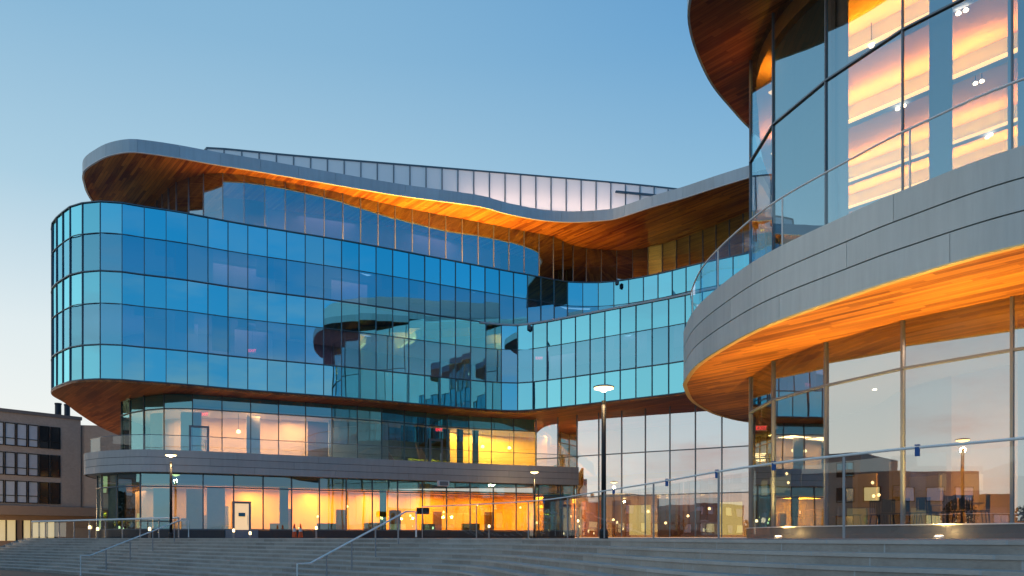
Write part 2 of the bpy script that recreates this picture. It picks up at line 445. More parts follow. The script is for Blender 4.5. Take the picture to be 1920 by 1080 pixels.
def curtain(bld, curve, step, rows, mat, mat_m, anchor=None, s0=0.0, s1=None, mw=.042, md=.07, tilt=.003, mull='mullion', rails=None, rail_h=.09, mat_r=None, rail='transom', zt=None):
    pts = resample(curve, step, anchor, s0, s1)
    ns = normals(pts)
    for (z0, z1, nmx, mt) in rows:
        for i in range(len(pts) - 1):
            a, b = pts[i], pts[i + 1]
            d = (b - a); n = Vector((d.y, -d.x)).normalized()
            j = [random.uniform(-tilt, tilt) for _ in range(3)]
            mb = MB()
            def q(p, z, e): return (p.x + n.x * e, p.y + n.y * e, z)
            mb.quad(q(a, z0, j[0]), q(b, z0, j[1]), q(b, z1, j[1] + j[2]), q(a, z1, j[0] + j[2]))
            obj(nmx, mb, mt or mat, bld)
    zlo = min(r[0] for r in rows); zhi = max(r[1] for r in rows) if zt is None else zt
    for p, n in zip(pts, ns):
        mb = MB(); c = p + n * .03
        mb.box((c.x, c.y, (zlo + zhi) / 2), (mw, md, zhi - zlo), math.atan2(n.y, n.x) + math.pi / 2)
        obj(mull, mb, mat_m, bld)
    for z in (rails or []):
        obj(rail, MB().ribbon(off(pts, .085), z - rail_h / 2, z + rail_h / 2, .14), mat_r or mat_m, bld)
    return pts

def panels(bld, curve, z0, z1, t, step, name, mat, gap=.012, shift=0.0, s0=0, s1=None):
    S = lengths(curve)[-1]; s1 = S if s1 is None else s1
    s = s0 - shift
    while s < s1 - .2:
        a, b = max(s, s0), min(s + step, s1)
        if b - a > .3:
            obj(name, MB().ribbon(part_of(curve, a + gap / 2, b - gap / 2, .45), z0, z1, t), mat, bld)
        s += step

# ================================================================== SETTING
NEARPATH = [(-34, 52), (-31.6, 49.7), (-24.5, 44.9), (-17.9, 39.6), (-10.6, 33.2), (-3.6, 26.7), (-.9, 24.1), (.75, 21.6), (1.75, 18.2), (2.7, 14.6), (3.2, 12.4), (3.72, 10.8), (4.2, 9.9), (4.7, 9.05), (5.4, 8.2), (6.3, 6.6), (7.2, 4), (8, 0), (8.6, -6)]
E0 = crv(NEARPATH, 8)
NST, TR, RI = 11, .39, .155
ZP = -.03
mb = MB(); mbt = MB()
steps_edges = [E0]
for k in range(1, NST + 1): steps_edges.append(off(E0, TR * k))
for k in range(NST + 1):
    e = steps_edges[k]; z = ZP - RI * k; bk = off(e, -.018)
    mb.strip(bk, z - RI, z - .05)
    if k < NST:
        nx = steps_edges[k + 1]
        mb.deck(off(nx, -.03), bk, z - RI - .004, v0=20 + k)
    ins = off(e, -(TR + .02 if k else .5))
    mbt.strip(e, z - .05, z); mbt.deck(e, ins, z, v0=40 + k); mbt.deck(bk, e, z - .05)
# left cheek closing the flight
last = steps_edges[-1]
ch = [(steps_edges[0][0].x, steps_edges[0][0].y, ZP), (last[0].x, last[0].y, ZP - RI * NST), (last[0].x, last[0].y, ZP - RI * NST - .5), (steps_edges[0][0].x, steps_edges[0][0].y, ZP - RI * NST - .5)]
mb.quad(*ch)
stp = struct('steps', mb, M_stone)
obj('tread_slab', mbt, M_tread, stp)
plz = [tuple(p) for p in E0] + GL([(60, -6), (60, 90), (-40, 90), (-36, 62)])
mb = MB().poly([Vector(p) for p in plz], ZP - .002)
struct('plaza', mb, M_pave)
ZG = ZP - RI * (NST + 1)
g = MB()
g.quad((-900, -900, ZG), (900, -900, ZG), (900, 900, ZG), (-900, 900, ZG))
struct('ground', g, M_soil)

# ================================================================== MAIN BUILDING
main = thing('curved_glass_building', 'long curved blue glass building with timber roof overhang and lit lower floors', 'building', (-10, 55, 0))
SU = near_len(A_UP, *P(97, 48.9)) - 3.6
S1 = near_len(A_MAIN, *P(97, 48.9)) - 3.6
AN = P(229, 45.4)
Smain_end = lengths(A_MAIN)[-1]
# two upper rows follow A_UP, lower rows follow A_MAIN
curtain(main, A_UP, 1.235, [(Z2 + .05, Z2c, 'upper_pane', M_glass), (Z2c, Z3, 'upper_spandrel_pane', M_spand)], M_glass, M_mull, anchor=AN, s0=SU, rails=[Z3, Z2 + .06], rail_h=.065, tilt=.007)
obj('transom', MB().ribbon(part_of(off(A_UP, .05), SU, lengths(A_UP)[-1], .6), Z2c - .018, Z2c + .018, .06), M_mull, main)
curtain(main, A_MAIN, 1.235, [(Z1, Z1c, 'middle_pane', M_glass), (Z1c, Z2, 'middle_spandrel_pane', M_spand), (Z0, Z1, 'lower_spandrel_pane', M_spand)], M_glass, M_mull, anchor=AN, s0=S1, rails=[Z1, Z0 + .04], rail_h=.065, tilt=.007)
obj('transom', MB().ribbon(part_of(off(A_MAIN, .05), S1, Smain_end, .6), Z1c - .018, Z1c + .018, .06), M_mull, main)
obj('terrace_edge', MB().ribbon(part_of(off(A_MAIN, .12), near_len(A_MAIN, *P(905, 55.8)), Smain_end, .6), Z2 - .08, Z2 + .05, .3), M_fascia, main)
obj('side_glazing', MB().strip(part_of(A_UP, 0, SU, .8), Z0, Z3), M_glass, main)

def inset_poly(curve, d, back, s0=0, s1=None):
    S = lengths(curve)[-1]
    pl = part_of(off(curve, -d), s0, S - .3 if s1 is None else s1, .7)
    return pl + [Vector(b) for b in GL(back)]
main_back = [(17, 60), (10, 66), (-30, 72)]
lo_poly = inset_poly(A_MAIN, .3, main_back); up_poly = inset_poly(A_UP, .3, main_back)
obj('floor_slab', MB().slab(lo_poly, Z0 + .1, Z1 - .05), M_ceil, main)
obj('floor_slab', MB().slab(lo_poly, Z1c, Z2 - .1), M_ceil, main)
obj('floor_slab', MB().slab(up_poly, Z2c, Z3 - .05), M_ceil, main)
for (cv, za, zb) in ((A_MAIN, Z0 + .1, Z1 - .06), (A_MAIN, Z1c, Z2 - .11), (A_UP, Z2c, Z3 - .06)):
    obj('spandrel_panel', MB().strip(off(cv, -.22), za, zb), M_bulk, main)
obj('underside', MB().slab(inset_poly(A_MAIN, -.05, [(20, 56), (20, 66), (-30, 74)]), Z0 - .12, Z0 - .01), M_wood_d, main)
obj('terrace_deck', MB().poly(inset_poly(A_MAIN, .2, [(17, 58), (0, 66), (-30, 70)]), Z2 + .0), M_pave, main)
wl = crv([(-33.5, 66), (-30, 57), (-27, 52.5), (-22, 52), (-16, 54), (-4, 61), (1, 62.5), (6, 61), (12, 56), (17, 53)])
obj('interior_wall', MB().ribbon(wl, Z1, Z1c, .2), M_int_l, main)
wu = crv([(-33.5, 66), (-30, 57), (-27, 52.5), (-22, 52), (-16, 54), (-4, 61), (2, 64), (8, 65), (14, 62), (20, 58)])
obj('interior_wall', MB().ribbon(wu, Z2, Z2c, .2), M_int_l, main)
# window-side furniture rail and a few wall fields seen dimly inside
for (cv, zf, us) in ((A_MAIN, Z1, [(268, 9), (325, 6), (455, 8), (1000, 7)]), (A_UP, Z2, [(330, 8), (385, 7), (440, 10), (640, 9)])):
    for (u, w) in us:
        s = near_len(cv, *P(u, 48 if u < 500 else 51 if u < 700 else 56))
        obj('interior_partition', MB().ribbon(off(part_of(cv, s, s + w * .3, .5), -2.4), zf, zf + 2.45, .12), M_int, main)
# storey lights inside, weak
for (x, y) in ((-26, 49.5), (-19, 50.2), (-12, 53), (-5, 57), (4, 58), (10, 53)):
    for z, e in ((Z1c - .15, 34), (Z2c - .15, 34)):
        lamp('AREA', 'office light', (x, (y + (2.5 if z > 15 and x > 0 else 0)) * DF, z), e, (1, .72, .80), 4.5, 3.0)

# ---- top storey under the roof
S5 = near_len(A_5, *P(274, 60))
curtain(main, A_5, 1.35, [(Z3, ZR - .02, 'penthouse_pane', M_glass_up)], M_glass_up, M_mull2, anchor=P(385, 50.4), s0=S5, tilt=.004, rails=[])
obj('penthouse_floor', MB().poly(inset_poly(A_UP, .1, [(18, 60), (22, 66), (-30, 72)]), Z3 + .01), M_roof, main)
obj('interior_wall', MB().ribbon(crv([(-26, 66), (-24.5, 58), (-19, 55.5), (-8, 59.5), (-1, 64)]), Z3, ZR - .05, .2), M_int_l, main)
obj('interior_wall', MB().ribbon(crv([(-.9, 64.1), (6, 67.5), (12, 66), (22, 60)]), Z3, ZR - .05, .2), mat_plain('dark umber wall', (.05, .025, .012), .8), main)
obj('interior_partition', MB().ribbon(part_of(off(A_5, -1.6), near_len(A_5, *P(352, 51)), near_len(A_5, *P(420, 50.2)), .6), Z3, ZR - 1.0, .15), M_pink, main)
lamp('AREA', 'penthouse room light', (*G(-21.5, 53.2), ZR - .5), 160, PINKW, 1.6)
for (x, y, e) in ((-14, 56.5, 60), (-6, 60, 60)):
    lamp('AREA', 'penthouse room light', (*G(x, y), ZR - .3), e * .6, (1, .75, .7), 4.0, 2.5)

# ---- roof
roof_poly = part_of(A_ROOF, 0, lengths(A_ROOF)[-1], .6) + [GV(24, 60), GV(22, 78), GV(-34, 78)]
obj('soffit', MB().slab(roof_poly, ZR, ZR + .12), M_wood, main)
obj('roof_deck', MB().poly(roof_poly, ZRT - .08), M_roof, main)
panels(main, off(A_ROOF, .06), ZR - .03, ZRT, .1, 2.5, 'fascia_panel', M_fascia, gap=.014, s0=8)
obj('fascia_lip', MB().ribbon(off(A_ROOF, .075), ZR - .07, ZR - .035, .12), M_steel, main)
# roof screen
lamp('POINT', 'brick block fill', (*G(-42, 58), 2.0), 1800, (1, .68, .36), .3)  # bare lights added to warm the base of the brick block, no fixtures
lamp('POINT', 'brick block fill', (*G(-52, 60), 2.0), 1500, (1, .68, .36), .3)
scr = crv([(-23.6, 57.2), (-23.3, 56.2), P(392, 55.4), (-16, 56.6), (-2.5, 58.9), (8.8, 60.9), (13.9, 62), (16, 62.6)])
sp_ = resample(scr, 1.25)
for i in range(len(sp_) - 1):
    a, b = sp_[i], sp_[i + 1]
    u = 960 + F * (a.x + b.x) / (a.y + b.y)
    pl = off([a, b], 0)
    d = (b - a).normalized() * .03
    obj('screen_panel', MB().strip([a + d, b - d], ZRT - .2, 28.85), M_frost, main)
    if 862 < u < 1160: lamp('AREA', 'screen uplight', ((a.x + b.x) / 2, (a.y + b.y) / 2 + .9, ZRT + .25), 95, (1, .62, .46), 1.1, .4, rot=(math.pi - .55, 0, 0))
    obj('screen_post', MB().box((a.x, a.y, 27), (.09, .12, 3.7), 0), M_mull2, main)
obj('screen_cap', MB().ribbon(off(sp_, .05), 28.86, 28.97, .16), M_mull, main)
obj('screen_rail', MB().ribbon(part_of(off(scr, .35), near_len(scr, *P(1165, 60.9)), lengths(scr)[-1], .6), 28.0, 28.14, .2), M_mull, main)

# ---- second floor behind the terrace
ZT, ZTB, ZTT = 5.0, 4.0, 5.38
S2 = near_len(A_2F, *P(228, 52.8))
curtain(main, A_2F, 1.84, [(ZT + .55, 8.45, 'terrace_window', M_glass_store), (8.45, Z0 - .13, 'clerestory_pane', M_glass_store), (ZT, ZT + .55, 'sill_pane', M_glass_store)], M_glass_store, M_mull,
        anchor=P(308, 48.9), s0=S2, rails=[8.45, ZT + .55], rail_h=.06, mw=.06)
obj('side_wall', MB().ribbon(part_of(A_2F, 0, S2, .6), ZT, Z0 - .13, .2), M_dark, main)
bwall = crv([(-26.5, 63), (-25.5, 54.5), (-20, 53.4), (-14, 55), (-6, 59.5), (0, 63), (3, 63.5)])
SB = lengths(bwall)[-1]
obj('interior_wall', MB().ribbon(part_of(bwall, 0, SB * .50), ZT, 8.5, .2), M_pink, main)
obj('interior_wall', MB().ribbon(part_of(bwall, SB * .50, SB * .72), ZT, 8.5, .2), mat_plain('dark brown interior wall', (.12, .05, .025), .8), main)
obj('interior_wall', MB().ribbon(part_of(bwall, SB * .72, SB), ZT, 8.5, .2), M_warm, main)
pl2 = inset_poly(A_2F, .25, [(3, 64), (-26, 64)], s0=3)
obj('ceiling', MB().slab(pl2, 8.5, 8.62), M_ceil, main)
obj('ceiling_panel', MB().strip(off(A_2F, -.3), 8.62, Z0 - .14), M_bulk, main)
for (x, y, e, c) in ((-24, 51.7, 170, PINKW), (-21, 51.2, 190, PINKW), (-18, 51.6, 230, PINKW), (-15, 53, 260, (1, .6, .25)), (-4.5, 59.5, 260, (1, .72, .2)), (-2, 60.6, 400, (1, .72, .2)), (.3, 61.2, 400, (1, .72, .2))):
    lamp('AREA', 'terrace room light', (*G(x, y), 8.4), e * .8, c, 2.4, 1.6)
def partition(cv, u, Y, w, d, z0, z1, mat, name='interior_partition'):
    s = near_len(cv, *P(u, Y))
    return obj(name, MB().ribbon(part_of(off(cv, -d), s, s + w, .4), z0, z1, .12), mat, main)
partition(A_2F, 700, 54, 4.2, 1.4, ZT, 8.5, M_dark)  # dark sheet added to keep the middle bay from showing lit
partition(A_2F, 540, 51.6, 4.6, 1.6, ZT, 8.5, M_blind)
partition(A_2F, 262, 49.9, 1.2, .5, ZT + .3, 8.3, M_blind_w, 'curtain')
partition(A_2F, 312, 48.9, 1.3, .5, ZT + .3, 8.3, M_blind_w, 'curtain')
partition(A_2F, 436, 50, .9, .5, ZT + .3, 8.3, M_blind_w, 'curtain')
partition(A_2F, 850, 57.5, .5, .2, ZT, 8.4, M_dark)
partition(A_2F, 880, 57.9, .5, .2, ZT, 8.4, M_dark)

random.seed(21)
# roller blinds let down to different heights behind some of the office panes
for cv, zc, zf, us in ((A_UP, Z2c, Z2, (270, 310, 347, 460, 530, 700, 720, 750, 1100, 1190)), (A_MAIN, Z1c, Z1, (231, 309, 386, 420, 530, 1079, 1133, 1150, 1219, 1250))):
    for u in us:
        s = near_len(cv, *P(u, 45.4 if u < 260 else 46.5 if u < 400 else 49 if u < 560 else 52.3))
        obj('roller_blind', MB().ribbon(part_of(off(cv, -.3), s + .08, s + 1.2, .6), zc - random.choice((.5, .9, 1.3, 2.2)), zc, .02), M_blind, main)
def door(cv, u, Y, zf, w, h, glassmat, framemat, lab=None, sign=False, dep=.16):
    s = near_len(cv, *P(u, Y)); pl = off(cv, dep)
    seg = part_of(pl, s - w / 2, s + w / 2, w); a, b = seg[0], seg[-1]
    d = (b - a).normalized(); n = Vector((d.y, -d.x)); rot = math.atan2(d.y, d.x); c = (a + b) / 2
    mb = MB(); ft = .14
    mb.box((a.x + d.x * ft / 2, a.y + d.y * ft / 2, zf + h / 2), (ft, .1, h), rot)
    mb.box((b.x - d.x * ft / 2, b.y - d.y * ft / 2, zf + h / 2), (ft, .1, h), rot)
    mb.box((c.x, c.y, zf + h - ft / 2), (w - 2 * ft - .004, .096, ft), rot)
    mb.box((c.x, c.y, zf + .16), (w - 2 * ft - .004, .096, .32), rot)
    o = obj('door', mb, framemat, main)
    obj('door_glass', MB().box((c.x, c.y, zf + (h + .32 - ft) / 2), (w - 2 * ft, .02, h - .32 - ft), rot), glassmat, o)
    hp = b - d * .22 + n * .1
    obj('handle', MB().tube([(hp.x, hp.y, zf + .8), (hp.x, hp.y, zf + 1.4)], .022), M_steel, o)
    if sign:
        q = c + n * .07
        obj('notice', MB().box((q.x, q.y, zf + 1.45), (.42, .02, .24), rot), mat_plain('teal notice', (.02, .2, .3), .4), o)
    return c, n, rot
door(A_2F, 383, 49.2, ZT, 1.25, 2.35, M_glass_store, M_mull2)
door(A_2F, 823, 56.8, ZT, 1.15, 2.45, M_glass_store, M_mull2)

# ---- terrace band, deck, ground floor
obj('terrace_floor', MB().slab(part_of(off(A_BAND, -.15), 0, lengths(A_BAND)[-1], .6) + [GV(5, 60), GV(-29, 64)], ZTB + .02, ZT), M_band, main)
hb = (ZTT - ZTB) / 3
for r in range(3):
    panels(main, off(A_BAND, .03), ZTB + r * hb + .012, ZTB + (r + 1) * hb - .012, .12, 5.2, 'cladding_panel', M_band, shift=[0, 2.7, 1.1][r])
obj('parapet_core', MB().ribbon(off(A_BAND, -.02), ZTB + .01, ZTT - .03, .12), M_dark, main)
A_GF = off(A_BAND, -.75)
SG = near_len(A_GF, *P(170, 48.5)); SGe = lengths(A_GF)[-1]
curtain(main, A_GF, 1.84, [(.5, 3.18, 'storefront_window', M_glass_store), (3.18, ZTB + .01, 'storefront_transom_pane', M_glass_store)], M_glass_store, M_mull, anchor=P(322, 46.6), s0=SG, rails=[3.18, .52], rail_h=.07, mw=.08)
obj('plinth', MB().ribbon(off(A_GF, .1), ZP - .05, .48, .3), M_plinth, main)
gw = crv([(-27.5, 60), (-26.5, 52.5), (-22, 50.4), (-16, 52.5), (-8, 56.5), (0, 60.2), (4.6, 61)])
SGW = lengths(gw)[-1]
obj('interior_wall', MB().ribbon(part_of(gw, 0, SGW * .47), 0, 3.35, .2), M_pink, main)
obj('interior_wall', MB().ribbon(part_of(gw, SGW * .47, SGW), 0, 3.35, .2), M_warm, main)
glp = part_of(off(A_GF, -.25), 2, SGe, .7) + [GV(5, 61), GV(-27, 60)]
obj('ceiling', MB().slab(glp, 3.3, 3.4), M_warm, main)
obj('interior_floor', MB().poly(glp, .05), M_floor, main)
for k in range(11):
    t = .1 + .88 * k / 10
    S = lengths(A_GF)[-1]; q = at_len(off(A_GF, -2.1), S * t, lengths(off(A_GF, -2.1)))
    pk = t < .42
    lamp('AREA', 'storefront ceiling light', (q.x, q.y, 3.2), (80 if pk else 400), PINKW if pk else ORANGE, 2.6, 2.0)
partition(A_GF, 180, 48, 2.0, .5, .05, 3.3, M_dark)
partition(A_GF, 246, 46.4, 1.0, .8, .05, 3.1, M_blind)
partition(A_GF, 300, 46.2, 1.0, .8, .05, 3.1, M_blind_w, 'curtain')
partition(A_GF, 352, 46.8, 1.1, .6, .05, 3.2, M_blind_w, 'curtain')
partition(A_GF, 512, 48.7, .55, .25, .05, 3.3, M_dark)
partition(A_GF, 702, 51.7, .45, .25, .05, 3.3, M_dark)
partition(A_GF, 1000, 56.5, 2.3, .6, .05, 3.3, mat_plain('amber partition', (.4, .16, .03), .7))
dc, dn, drot = door(A_GF, 465, 48.2, .02, 1.15, 2.3, mat_emit('lit door glass', (1, .6, .2), .75), mat_plain('grey door leaf', (.2, .23, .28), .5), sign=True, dep=.22)
obj('door_wall', MB().box((dc.x, dc.y + .02, .24), (2.0, .26, .52), drot), mat_plain('grey base panel', (.2, .23, .28), .6), main)

# fittings of the lit shop floor
for k in range(15):
    u = 530 + k * 32 + random.uniform(-9, 9); Y = 48.8 + (u - 530) / 480 * 7.2
    s = near_len(A_GF, *P(u, Y)); q = at_len(off(A_GF, -random.uniform(1.0, 2.6)), s, lengths(A_GF))
    if k % 3 == 0: obj('counter', MB().box((q.x, q.y, .55), (random.uniform(.9, 1.7), .5, random.uniform(.8, 1.1)), .3), M_plinth, main)
    elif k % 3 == 1: obj('shelf', MB().box((q.x, q.y, 1.0), (random.uniform(.5, .9), .35, 1.9), .3).box((q.x, q.y - .25, .4), (.5, .14, .7), .3), mat_plain('brown shelf', (.3, .14, .04), .6), main)
    if k % 2 == 0:
        h = random.uniform(1.3, 2.5)
        pl_ = obj('pendant_cord', MB().tube([(q.x + .5, q.y - .2, h + .09), (q.x + .5, q.y - .2, 3.29)], .01, 5), M_black, main)
        obj('lamp_shade', MB().lathe((q.x + .5, q.y - .2, h), [(.03, -.07), (.08, -.02), (.05, .06), (.012, .1)], 10), M_bulb, pl_)
for u, Y, w, h in ((395, 48, .9, 1.4), (428, 48, .5, 2.0), (350, 47.5, .6, 1.2), (262, 47.3, .8, 1.1)):
    s = near_len(A_GF, *P(u, Y)); q = at_len(off(A_GF, -1.6), s, lengths(A_GF))
    obj('shelf', MB().box((q.x, q.y, .05 + h / 2), (w, .4, h), .1), M_blind, main)
for u, Y in ((372, 50.5), (447, 51.2), (480, 51.6), (905, 59.6), (955, 60.5)):
    x, y = P(u, Y); pl_ = obj('pendant_cord', MB().tube([(x, y, 7.39), (x, y, 8.49)], .012, 5), M_black, main); obj('lamp_shade', MB().lathe((x, y, 7.3), [(.05, -.16), (.15, -.1), (.11, .05), (.015, .1)], 12), M_bulb, pl_)
for u, Y, w in ((690, 55.6, 1.0), (720, 56.0, 1.2), (790, 57.2, .9)):     # added stair shapes in the dark bay, orange light put into their colour
    x, y = P(u, Y)
    obj('lit_stair_shape', MB().hexa([(x, y, ZT + .1), (x + w, y + .3, ZT + .1), (x + w, y + .8, ZT + .1), (x, y + .5, ZT + .1)], [(x - .5, y, ZT + 2.4), (x - .3, y + .3, ZT + 2.4), (x - .3, y + .8, ZT + 2.4), (x - .5, y + .5, ZT + 2.4)]), mat_plain('orange lit stair colour', (.6, .22, .05), .5), main)

# ---- tall curved glazing linking to the pavilion
pts_atr = curtain(main, A_ATR, 1.9, [(.05, 3.1, 'atrium_lower_pane', M_glass_low), (3.1, 6.25, 'atrium_middle_pane', M_glass_atr), (6.25, Z0 - .13, 'atrium_upper_pane', M_glass_atr)], M_glass_atr, M_mull2,
                  s0=.05, rails=[3.1, 6.25], rail_h=.07, mw=.07)
obj('interior_wall', MB().ribbon(crv([(1.9, 66), (5, 67), (12, 64), (18, 58), (19, 52)]), 0, Z0 - .15, .2), M_int, main)
obj('atrium_floor', MB().poly([Vector(p) for p in pts_atr] + [GV(20, 50), GV(20, 64), GV(2, 67)], .02), M_floor, main)
obj('gallery_slab', MB().slab(GL([(2.2, 61.6), (8, 60.6), (14, 55), (17, 52), (19, 56), (12, 65), (2.2, 66)]), 4.6, 5.0), M_warm, main)
obj('gallery_stair', MB().hexa([(*G(x, y), z) for x, y, z in [(3.2, 61.3, 7.6), (4.4, 61.0, 7.6), (4.4, 62.2, 7.6), (3.2, 62.5, 7.6)]], [(*G(x, y), z) for x, y, z in [(3.2, 61.3, 9.3), (3.4, 61.0, 9.3), (3.4, 62.2, 9.3), (3.2, 62.5, 9.3)]]), M_warm, main)
obj('stair_flight', MB().hexa([(*G(x, y), z) for x, y, z in [(2.6, 61.2, 8.9), (6.6, 60.3, 5.0), (6.6, 61.9, 5.0), (2.6, 62.8, 8.9)]], [(*G(x, y), z) for x, y, z in [(2.6, 61.2, 9.4), (6.6, 60.3, 5.9), (6.6, 61.9, 5.9), (2.6, 62.8, 9.4)]]), M_warm, main)
lamp('AREA', 'gallery light', (*G(3.4, 63.5), 9.2), 420, (1, .55, .14), 1.6)
for (x, y) in ((6, 62.5), (10, 60), (14, 56)):
    lamp('AREA', 'atrium ground light', (*G(x, y), 4.4), 300, (1, .46, .08), 2.6, 1.6)
    lamp('AREA', 'atrium upper light', (*G(x, y), 9.2), 22, PINKW, 3, 2)
for (u, Y, w) in ((1200, 57.5, 1.7), (1370, 52.5, 1.6)):
    x, y = P(u, Y); obj('lit_opening', MB().box((x, y, 1.35), (w, .1, 2.3), -.5), M_lit, main)
for (u, Y, zb) in ((1070, 60, 1.7), (1085, 59.6, .9), (1150, 58.5, 1.4), (1215, 57, 2.0), (1248, 56, 1.1), (1290, 55, 1.6), (1330, 54, 2.1), (1350, 53.5, .9)):
    x, y = P(u, Y); pl_ = obj('pendant_cord', MB().tube([(x, y, zb + .09), (x, y, 4.59)], .01, 5), M_black, main)
    obj('lamp_shade', MB().lathe((x, y, zb), [(.04, -.1), (.11, -.03), (.07, .07), (.012, .1)], 10), M_bulb, pl_)
for (u, Y, w) in ((1055, 61, 2.6), (1110, 60, 1.6), (1165, 59.2, 1.5), (1270, 56.5, 3.0), (1325, 55.4, 1.6)):
    x, y = P(u, Y); obj('interior_partition', MB().box((x, y, 1.5), (w, .15, 2.9), -.4), mat_plain('amber timber partition', (.35, .17, .06), .6), main)

# terrace glass railing
rl = off(A_BAND, -.35); sa = near_len(rl, *P(166, 49)); sb = lengths(rl)[-1] - .1
obj('terrace_railing_glass', MB().strip(part_of(rl, sa, sb, 1.4), ZTT - .05, ZT + 1.3), M_rail, main)
obj('terrace_handrail', MB().tube([(p.x, p.y, ZT + 1.32) for p in part_of(rl, sa, sb, .8)], .022, 6), M_mull2, main)

# small fittings on the building
def camera_box(u, Y, z, lab):
    x, y = P(u, Y)
    r = thing('security_camera', lab, 'security camera', (x, y, z), 'security cameras under the floor edges')
    obj('housing', MB().box((x, y, z - .24), (.24, .22, .34), .3), M_mull, r)
    obj('bracket', MB().box((x, y, z - .035), (.1, .1, .06), .3), M_mull2, r)
    obj('lens', MB().lathe((x - .03, y - .05, z - .47), [(.09, 0), (.11, .06)], 10), M_black, r)
camera_box(1157, 58.7, Z3 - .06, 'small dark camera box under the glass wall top edge of the set back storey')
camera_box(992, 56.1, Z2 - .1, 'small dark camera box under the terrace edge beside the dark blue panes')

# ================================================================== NEAR PAVILION
pav = thing('curved_pavilion', 'near curved glass building with grey metal balcony band over glowing timber soffit', 'building', (14, 30, 0))
SW = near_len(A_PW, *G(11.0, 34.4))
PB_BACK = GL([(40, 13), (40, 50)])
ZBT = 9.9
pw0 = near_len(A_PW, *G(12.9, 39.6))
curtain(pav, A_PW, 3.44, [(.42, 5.76, 'ground_window', M_glass_g), (5.76, ZS - .01, 'ground_transom_pane', M_glass_g)], M_glass_g, M_mull2, anchor=G(11.0, 34.4), s0=pw0, rails=[5.76], rail_h=.08, mw=.09, md=.12, tilt=.004)
curtain(pav, A_PW, 3.44, [(ZBT - .2, 17.3, 'tall_window', M_glass_r), (17.3, 21.98, 'top_window', M_glass_r)], M_glass_r, M_mull2, anchor=G(11.0, 34.4), s0=pw0, rails=[17.3], rail_h=.06, mw=.05, md=.08, tilt=.004)
wp = part_of(A_PW, 0, lengths(A_PW)[-1], .6)
obj('side_glazing', MB().strip(part_of(A_PW, 0, pw0, .8), .42, 22), M_glass_r, pav)
obj('plinth', MB().ribbon(off(wp, .14), ZP - .05, .41, .4), M_plinth2, pav)
obj('plinth_cap', MB().ribbon(off(wp, .19), .412, .45, .22), M_steel, pav)
in_poly = part_of(off(A_PW, -.3), .5, lengths(A_PW)[-1], .7) + [GV(40, 16.5), GV(40, 48)]
obj('interior_floor', MB().poly(in_poly, .40), M_floor, pav)
obj('ceiling', MB().slab(in_poly, 7.0, 7.25), mat_plain('warm grey ceiling', (.34, .27, .22), .8), pav)
obj('upper_floor', MB().slab(in_poly, 9.4, 9.68), M_int, pav)
obj('upper_ceiling', MB().slab(in_poly, 21.2, 21.9), mat_plain('peach ceiling', (.85, .48, .16), .8, var=.05), pav)
bw = crv([(16.9, 48.6), (18.4, 46), (19.3, 40), (18.5, 35), (20, 30.5), (24, 27), (34, 24)])
obj('interior_wall', MB().ribbon(part_of(bw, 0, lengths(bw)[-1] * .5), .4, 7.0, .2), mat_plain('brown interior wall', (.20, .12, .06), .7), pav)
obj('interior_wall', MB().ribbon(part_of(bw, lengths(bw)[-1] * .5, lengths(bw)[-1]), .4, 7.0, .2), mat_plain('ochre interior wall', (.45, .26, .08), .7), pav)
obj('rear_wall', MB().ribbon([GV(24, 49), GV(27.5, 44), GV(40, 40)], 9.68, 21.2, .2), M_pink, pav)
# balcony
bal_poly = part_of(A_PB, 0, lengths(A_PB)[-1], .5) + [Vector(p) for p in PB_BACK]
obj('soffit', MB().slab(bal_poly, ZS, ZS + .1), M_wood_p, pav)
obj('balcony_core', MB().slab(part_of(off(A_PB, -.05), 0, lengths(A_PB)[-1], .5) + [Vector(p) for p in PB_BACK], ZS + .105, ZBT - .12), M_dark, pav)
hb = (ZBT - ZS) / 3
for r in range(3):
    panels(pav, off(A_PB, .09), ZS + .02 + r * hb + (.022 if r else 0), ZS + (r + 1) * hb, .13, 6.4, 'cladding_panel', M_clad, gap=.016, shift=[1.6, 5.0, 3.3][r])
obj('soffit_trim', MB().ribbon(off(A_PB, .12), ZS - .03, ZS + .018, .2), mat_plain('soffit glow trim', (.75, .55, .25), .35, .6), pav)  # gold of this lip is soffit light put into its colour
brl = off(A_PB, -.25)
bs0, bs1 = near_len(brl, *P(1310, 42)), lengths(brl)[-1]
seg = resample(brl, 2.6, None, bs0, bs1)
for i in range(len(seg) - 1):
    sA = bs0 + 2.6 * i
    obj('balcony_glass', MB().strip(part_of(brl, sA + .02, min(sA + 2.58, bs1), .5), ZBT - .3, 11.7), M_rail, pav)
obj('balcony_handrail', MB().tube([(p.x, p.y, 11.74) for p in part_of(brl, bs0, bs1, .5)], .035, 8), M_steel, pav)
for i, p in enumerate(seg):
    if i % 2: obj('balcony_post', MB().box((p.x, p.y, (ZBT + 11.7) / 2), (.03, .05, 11.7 - ZBT), .6), M_steel, pav)
# roof
pr_poly = part_of(A_PR, 0, lengths(A_PR)[-1], .5) + [GV(42, 12), GV(42, 49), GV(24, 50)]
obj('roof_soffit', MB().slab(pr_poly, 22.0, 22.12), M_wood_d, pav)
obj('roof_deck', MB().poly(pr_poly, 22.6), M_roof, pav)
panels(pav, off(A_PR, .05), 21.98, 22.65, .1, 2.6, 'fascia_panel', M_fascia, gap=.014)
obj('roof_screen', MB().ribbon(part_of(off(A_PR, -1.6), 2, lengths(A_PR)[-1] - 4, .6), 22.62, 24.7, .08), M_screen, pav)
